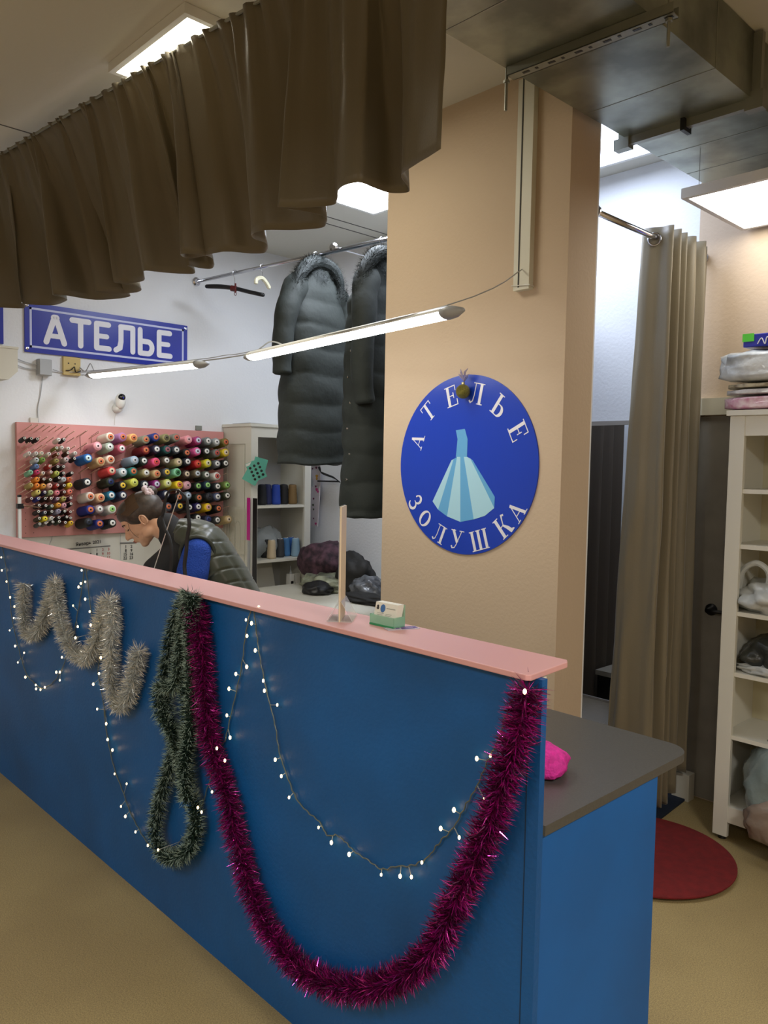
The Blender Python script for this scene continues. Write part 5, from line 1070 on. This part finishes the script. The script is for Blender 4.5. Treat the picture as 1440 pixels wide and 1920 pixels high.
# quilted vest: loft along the spine
def vest():
    P0 = NECK+Vector((0, 0, .005))+FWD*.0; P1 = SHC+Vector((0, 0, .008)); P2 = SHC.lerp(HIP, .5)+Vector((0, 0, .035)); P3 = HIP+Vector((0, 0, .01)); P4 = HIP-FWD*.04+Vector((0, 0, -.12))
    path = spline([P0, P1, P2, P3, P4], 40); n = len(path); R = []
    rad = [(0, .074, .066), (.12, .115, .084), (.25, .172, .112), (.5, .165, .118), (.78, .165, .125), (1, .175, .14)]
    arc_ = 0
    for i, p_ in enumerate(path):
        t = i/(n-1)
        for k in range(len(rad)-1):
            if rad[k][0] <= t <= rad[k+1][0]: break
        q_ = (t-rad[k][0])/(rad[k+1][0]-rad[k][0]); a_ = rad[k][1]+(rad[k+1][1]-rad[k][1])*q_; b_ = rad[k][2]+(rad[k+1][2]-rad[k][2])*q_
        tg = (path[min(i+1, n-1)]-path[max(i-1, 0)]).normalized(); nrm = LFT.cross(tg).normalized(); nrm = nrm if nrm.z > 0 else -nrm
        if i: arc_ += (p_-path[i-1]).length
        ring = []
        for j in range(96):
            th = 2*math.pi*j/96; c_, s__ = math.cos(th), math.sin(th)
            u_ = arc_+.10*math.cos(th)**2*.6
            ph = (u_/.066) % 1.0; rid = -.012*max(0, 1-abs(ph-.5)*2-.0)**6*1 if False else -.0065*math.exp(-((min(ph, 1-ph))/.06)**2)
            pv = (abs(th-math.pi*.25) % (math.pi/2))/(math.pi/2); rid += -.004*math.exp(-((min(pv, 1-pv))/.05)**2)
            rid += .004*nz((c_*3, s__*3, arc_*9), 1, 4)
            ring.append(p_+LFT*c_*(a_+rid)+nrm*s__*(b_+rid))
        R.append(ring)
    return MB().rings(R, True, True)
vest().build('quilted_vest', mat('olive_quilt', (48, 52, 36), .38, sheen=.2, vary=.1, vscale=10), pw, smooth=True)
# armhole piping
m = MB(); cpt = SL+LFT*.012; ring = []
for k in range(28):
    a_ = 2*math.pi*k/28; ring.append(SL+LFT*(.022-.02*math.cos(a_)**2)+Vector((0, 0, 1))*(.078*math.sin(a_)-.01)+FWD*.074*math.cos(a_))
m.tube(ring, .009, 8, loop=True).build('armhole_trim', mat('olive_trim', (40, 44, 32), .5), pw, smooth=True)
# hair: cap + strands + bun
hair_m = mat('dark_brown_hair', (58, 44, 32), .45, vary=.3, vscale=90)
m = MB(); m.ball(hp3(-.028, 0, .028), (.098, .079, .088), 26, 18, M=HM); m.ball(hp3(.012, 0, .058), (.074, .068, .056), 22, 16, M=HM); m.ball(hp3(-.06, 0, .0), (.062, .064, .07), 20, 14, M=HM)
for s in (-1, 1): m.ball(hp3(-.002, s*.056, .030), (.052, .022, .036), 16, 10, M=HM)
hair = remesh('hair', m, hair_m, .006, pw, 2)
bun_c = hp3(-.112, .0, .072)
stm = MB(); rn = random.Random(9)
for k in range(420):
    a_ = rn.uniform(-1.45, 1.45); f0 = rn.uniform(.2, 1)
    st0 = hp3(.080-.055*abs(a_)/1.45+rn.gauss(0, .003), .076*math.sin(a_)*.98, .028+.05*math.cos(a_)+.010)
    mid = hp3(-.02, .081*math.sin(a_*.95), .030+.088*math.cos(a_*.95)); en = bun_c+Vector((rn.gauss(0, .008), rn.gauss(0, .008), rn.gauss(0, .008)))
    c1_ = hp3(-.082, .055*math.sin(a_), .035+.062*math.cos(a_))
    stm.tube(spline([st0, mid, c1_, en], 4), .0011, 3)
stm.build('hair_strands', mat('brown_hair_light', (84, 64, 44), .4), pw)
lk = MB(); lk.tube(spline([hp3(.045, .070, .03), hp3(.060, .066, -.0), hp3(.064, .060, -.03), hp3(.058, .058, -.06)], 6), .0009, 5)
lk.build('loose_lock', hair_m, pw)
m = MB(); m.ball(bun_c, (.030, .032, .028), 16, 12, M=HM); remesh('bun', m, hair_m, .005, pw, 2)
sr = MB(); ring = []
for k in range(40):
    a_ = 2*math.pi*k/40; rr_ = .030+.004*math.sin(a_*9); ring.append(bun_c+hf*(.012+.004*math.sin(a_*7))+LFT*math.cos(a_)*rr_+hu*math.sin(a_)*rr_)
sr.tube(ring, [.012+.003*math.sin(i*2.3) for i in range(40)], 10, loop=True); sr.ball(bun_c+LFT*.02, (.016, .014, .022), 12, 8, M=HM)
sr.build('scrunchie', mat('pale_pink_satin', (200, 180, 184), .4, bump=.5, bscale=60), pw, smooth=True)
fm_ = MB()
for s in (-1, 1):
    fm_.tube(spline([hp3(.078, s*.018, -.001), hp3(.079, s*.030, -.005), hp3(.070, s*.044, -.001)], 5), .0016, 5)
    fm_.tube(spline([hp3(.086, s*.016, .022), hp3(.083, s*.032, .027), hp3(.070, s*.048, .022)], 5), [.0016]+[.0026]*9+[.001], 5)
fm_.build('brows_and_lashes', mat('dark_lashes', (46, 32, 26), .8), pw)
lp = MB(); lp.ball(hp3(.092, 0, -.0595), (.006, .017, .0035), 14, 8, M=HM).ball(hp3(.089, 0, -.067), (.006, .014, .004), 14, 8, M=HM).build('lips', mat('lips', (176, 100, 88), .45), pw, smooth=True)
ea = MB(); ea.tube([hp3(-.014+.013*math.cos(a_), .084, -.010+.025*math.sin(a_)) for a_ in [math.radians(g_) for g_ in range(-60, 250, 20)]], .0028, 6).build('ear_rim', skin, pw, smooth=True)

# wire stand with black cord loops in front of the woman
ws_ = thing('wire_stand', 'thin white wire with black cord loops standing before the woman', 'wire', (-3.0, 1.52, .745))
YQ = 1.53
g = lambda x, y: at(x, y, 1, YQ)
bt_ = g(289, 1066); bt_low = Vector((bt_.x-.08, YQ, .746))
MB().tube([bt_low, bt_]+spline([g(310, 1002), g(334, 932), g(338, 922), g(336, 917.5), g(332, 918.5), g(330, 924)], 4), .0017, 6).build('wire', mat('white_wire', (215, 212, 206), .35, .3), ws_)
cb = MB()
cb.tube(spline([g(334, 919), g(320, 919), g(312, 930), g(307, 955), g(304, 972), g(310, 992), g(318, 1010), g(322, 1035), g(320, 1070), g(322, 1100)], 6), [.003+.0035*min(1, i/18) for i in range(55)], 7)
cb.tube(spline([g(334, 919), g(345, 928), g(351, 940), g(353, 965), g(355, 985), g(351, 1010), g(349, 1035), g(346, 1060), g(348, 1085), g(350, 1110)], 6), [.003+.0045*min(1, i/22) for i in range(55)], 7)
cb.build('black_cord', mat('black_cord', (16, 16, 18), .6), ws_)
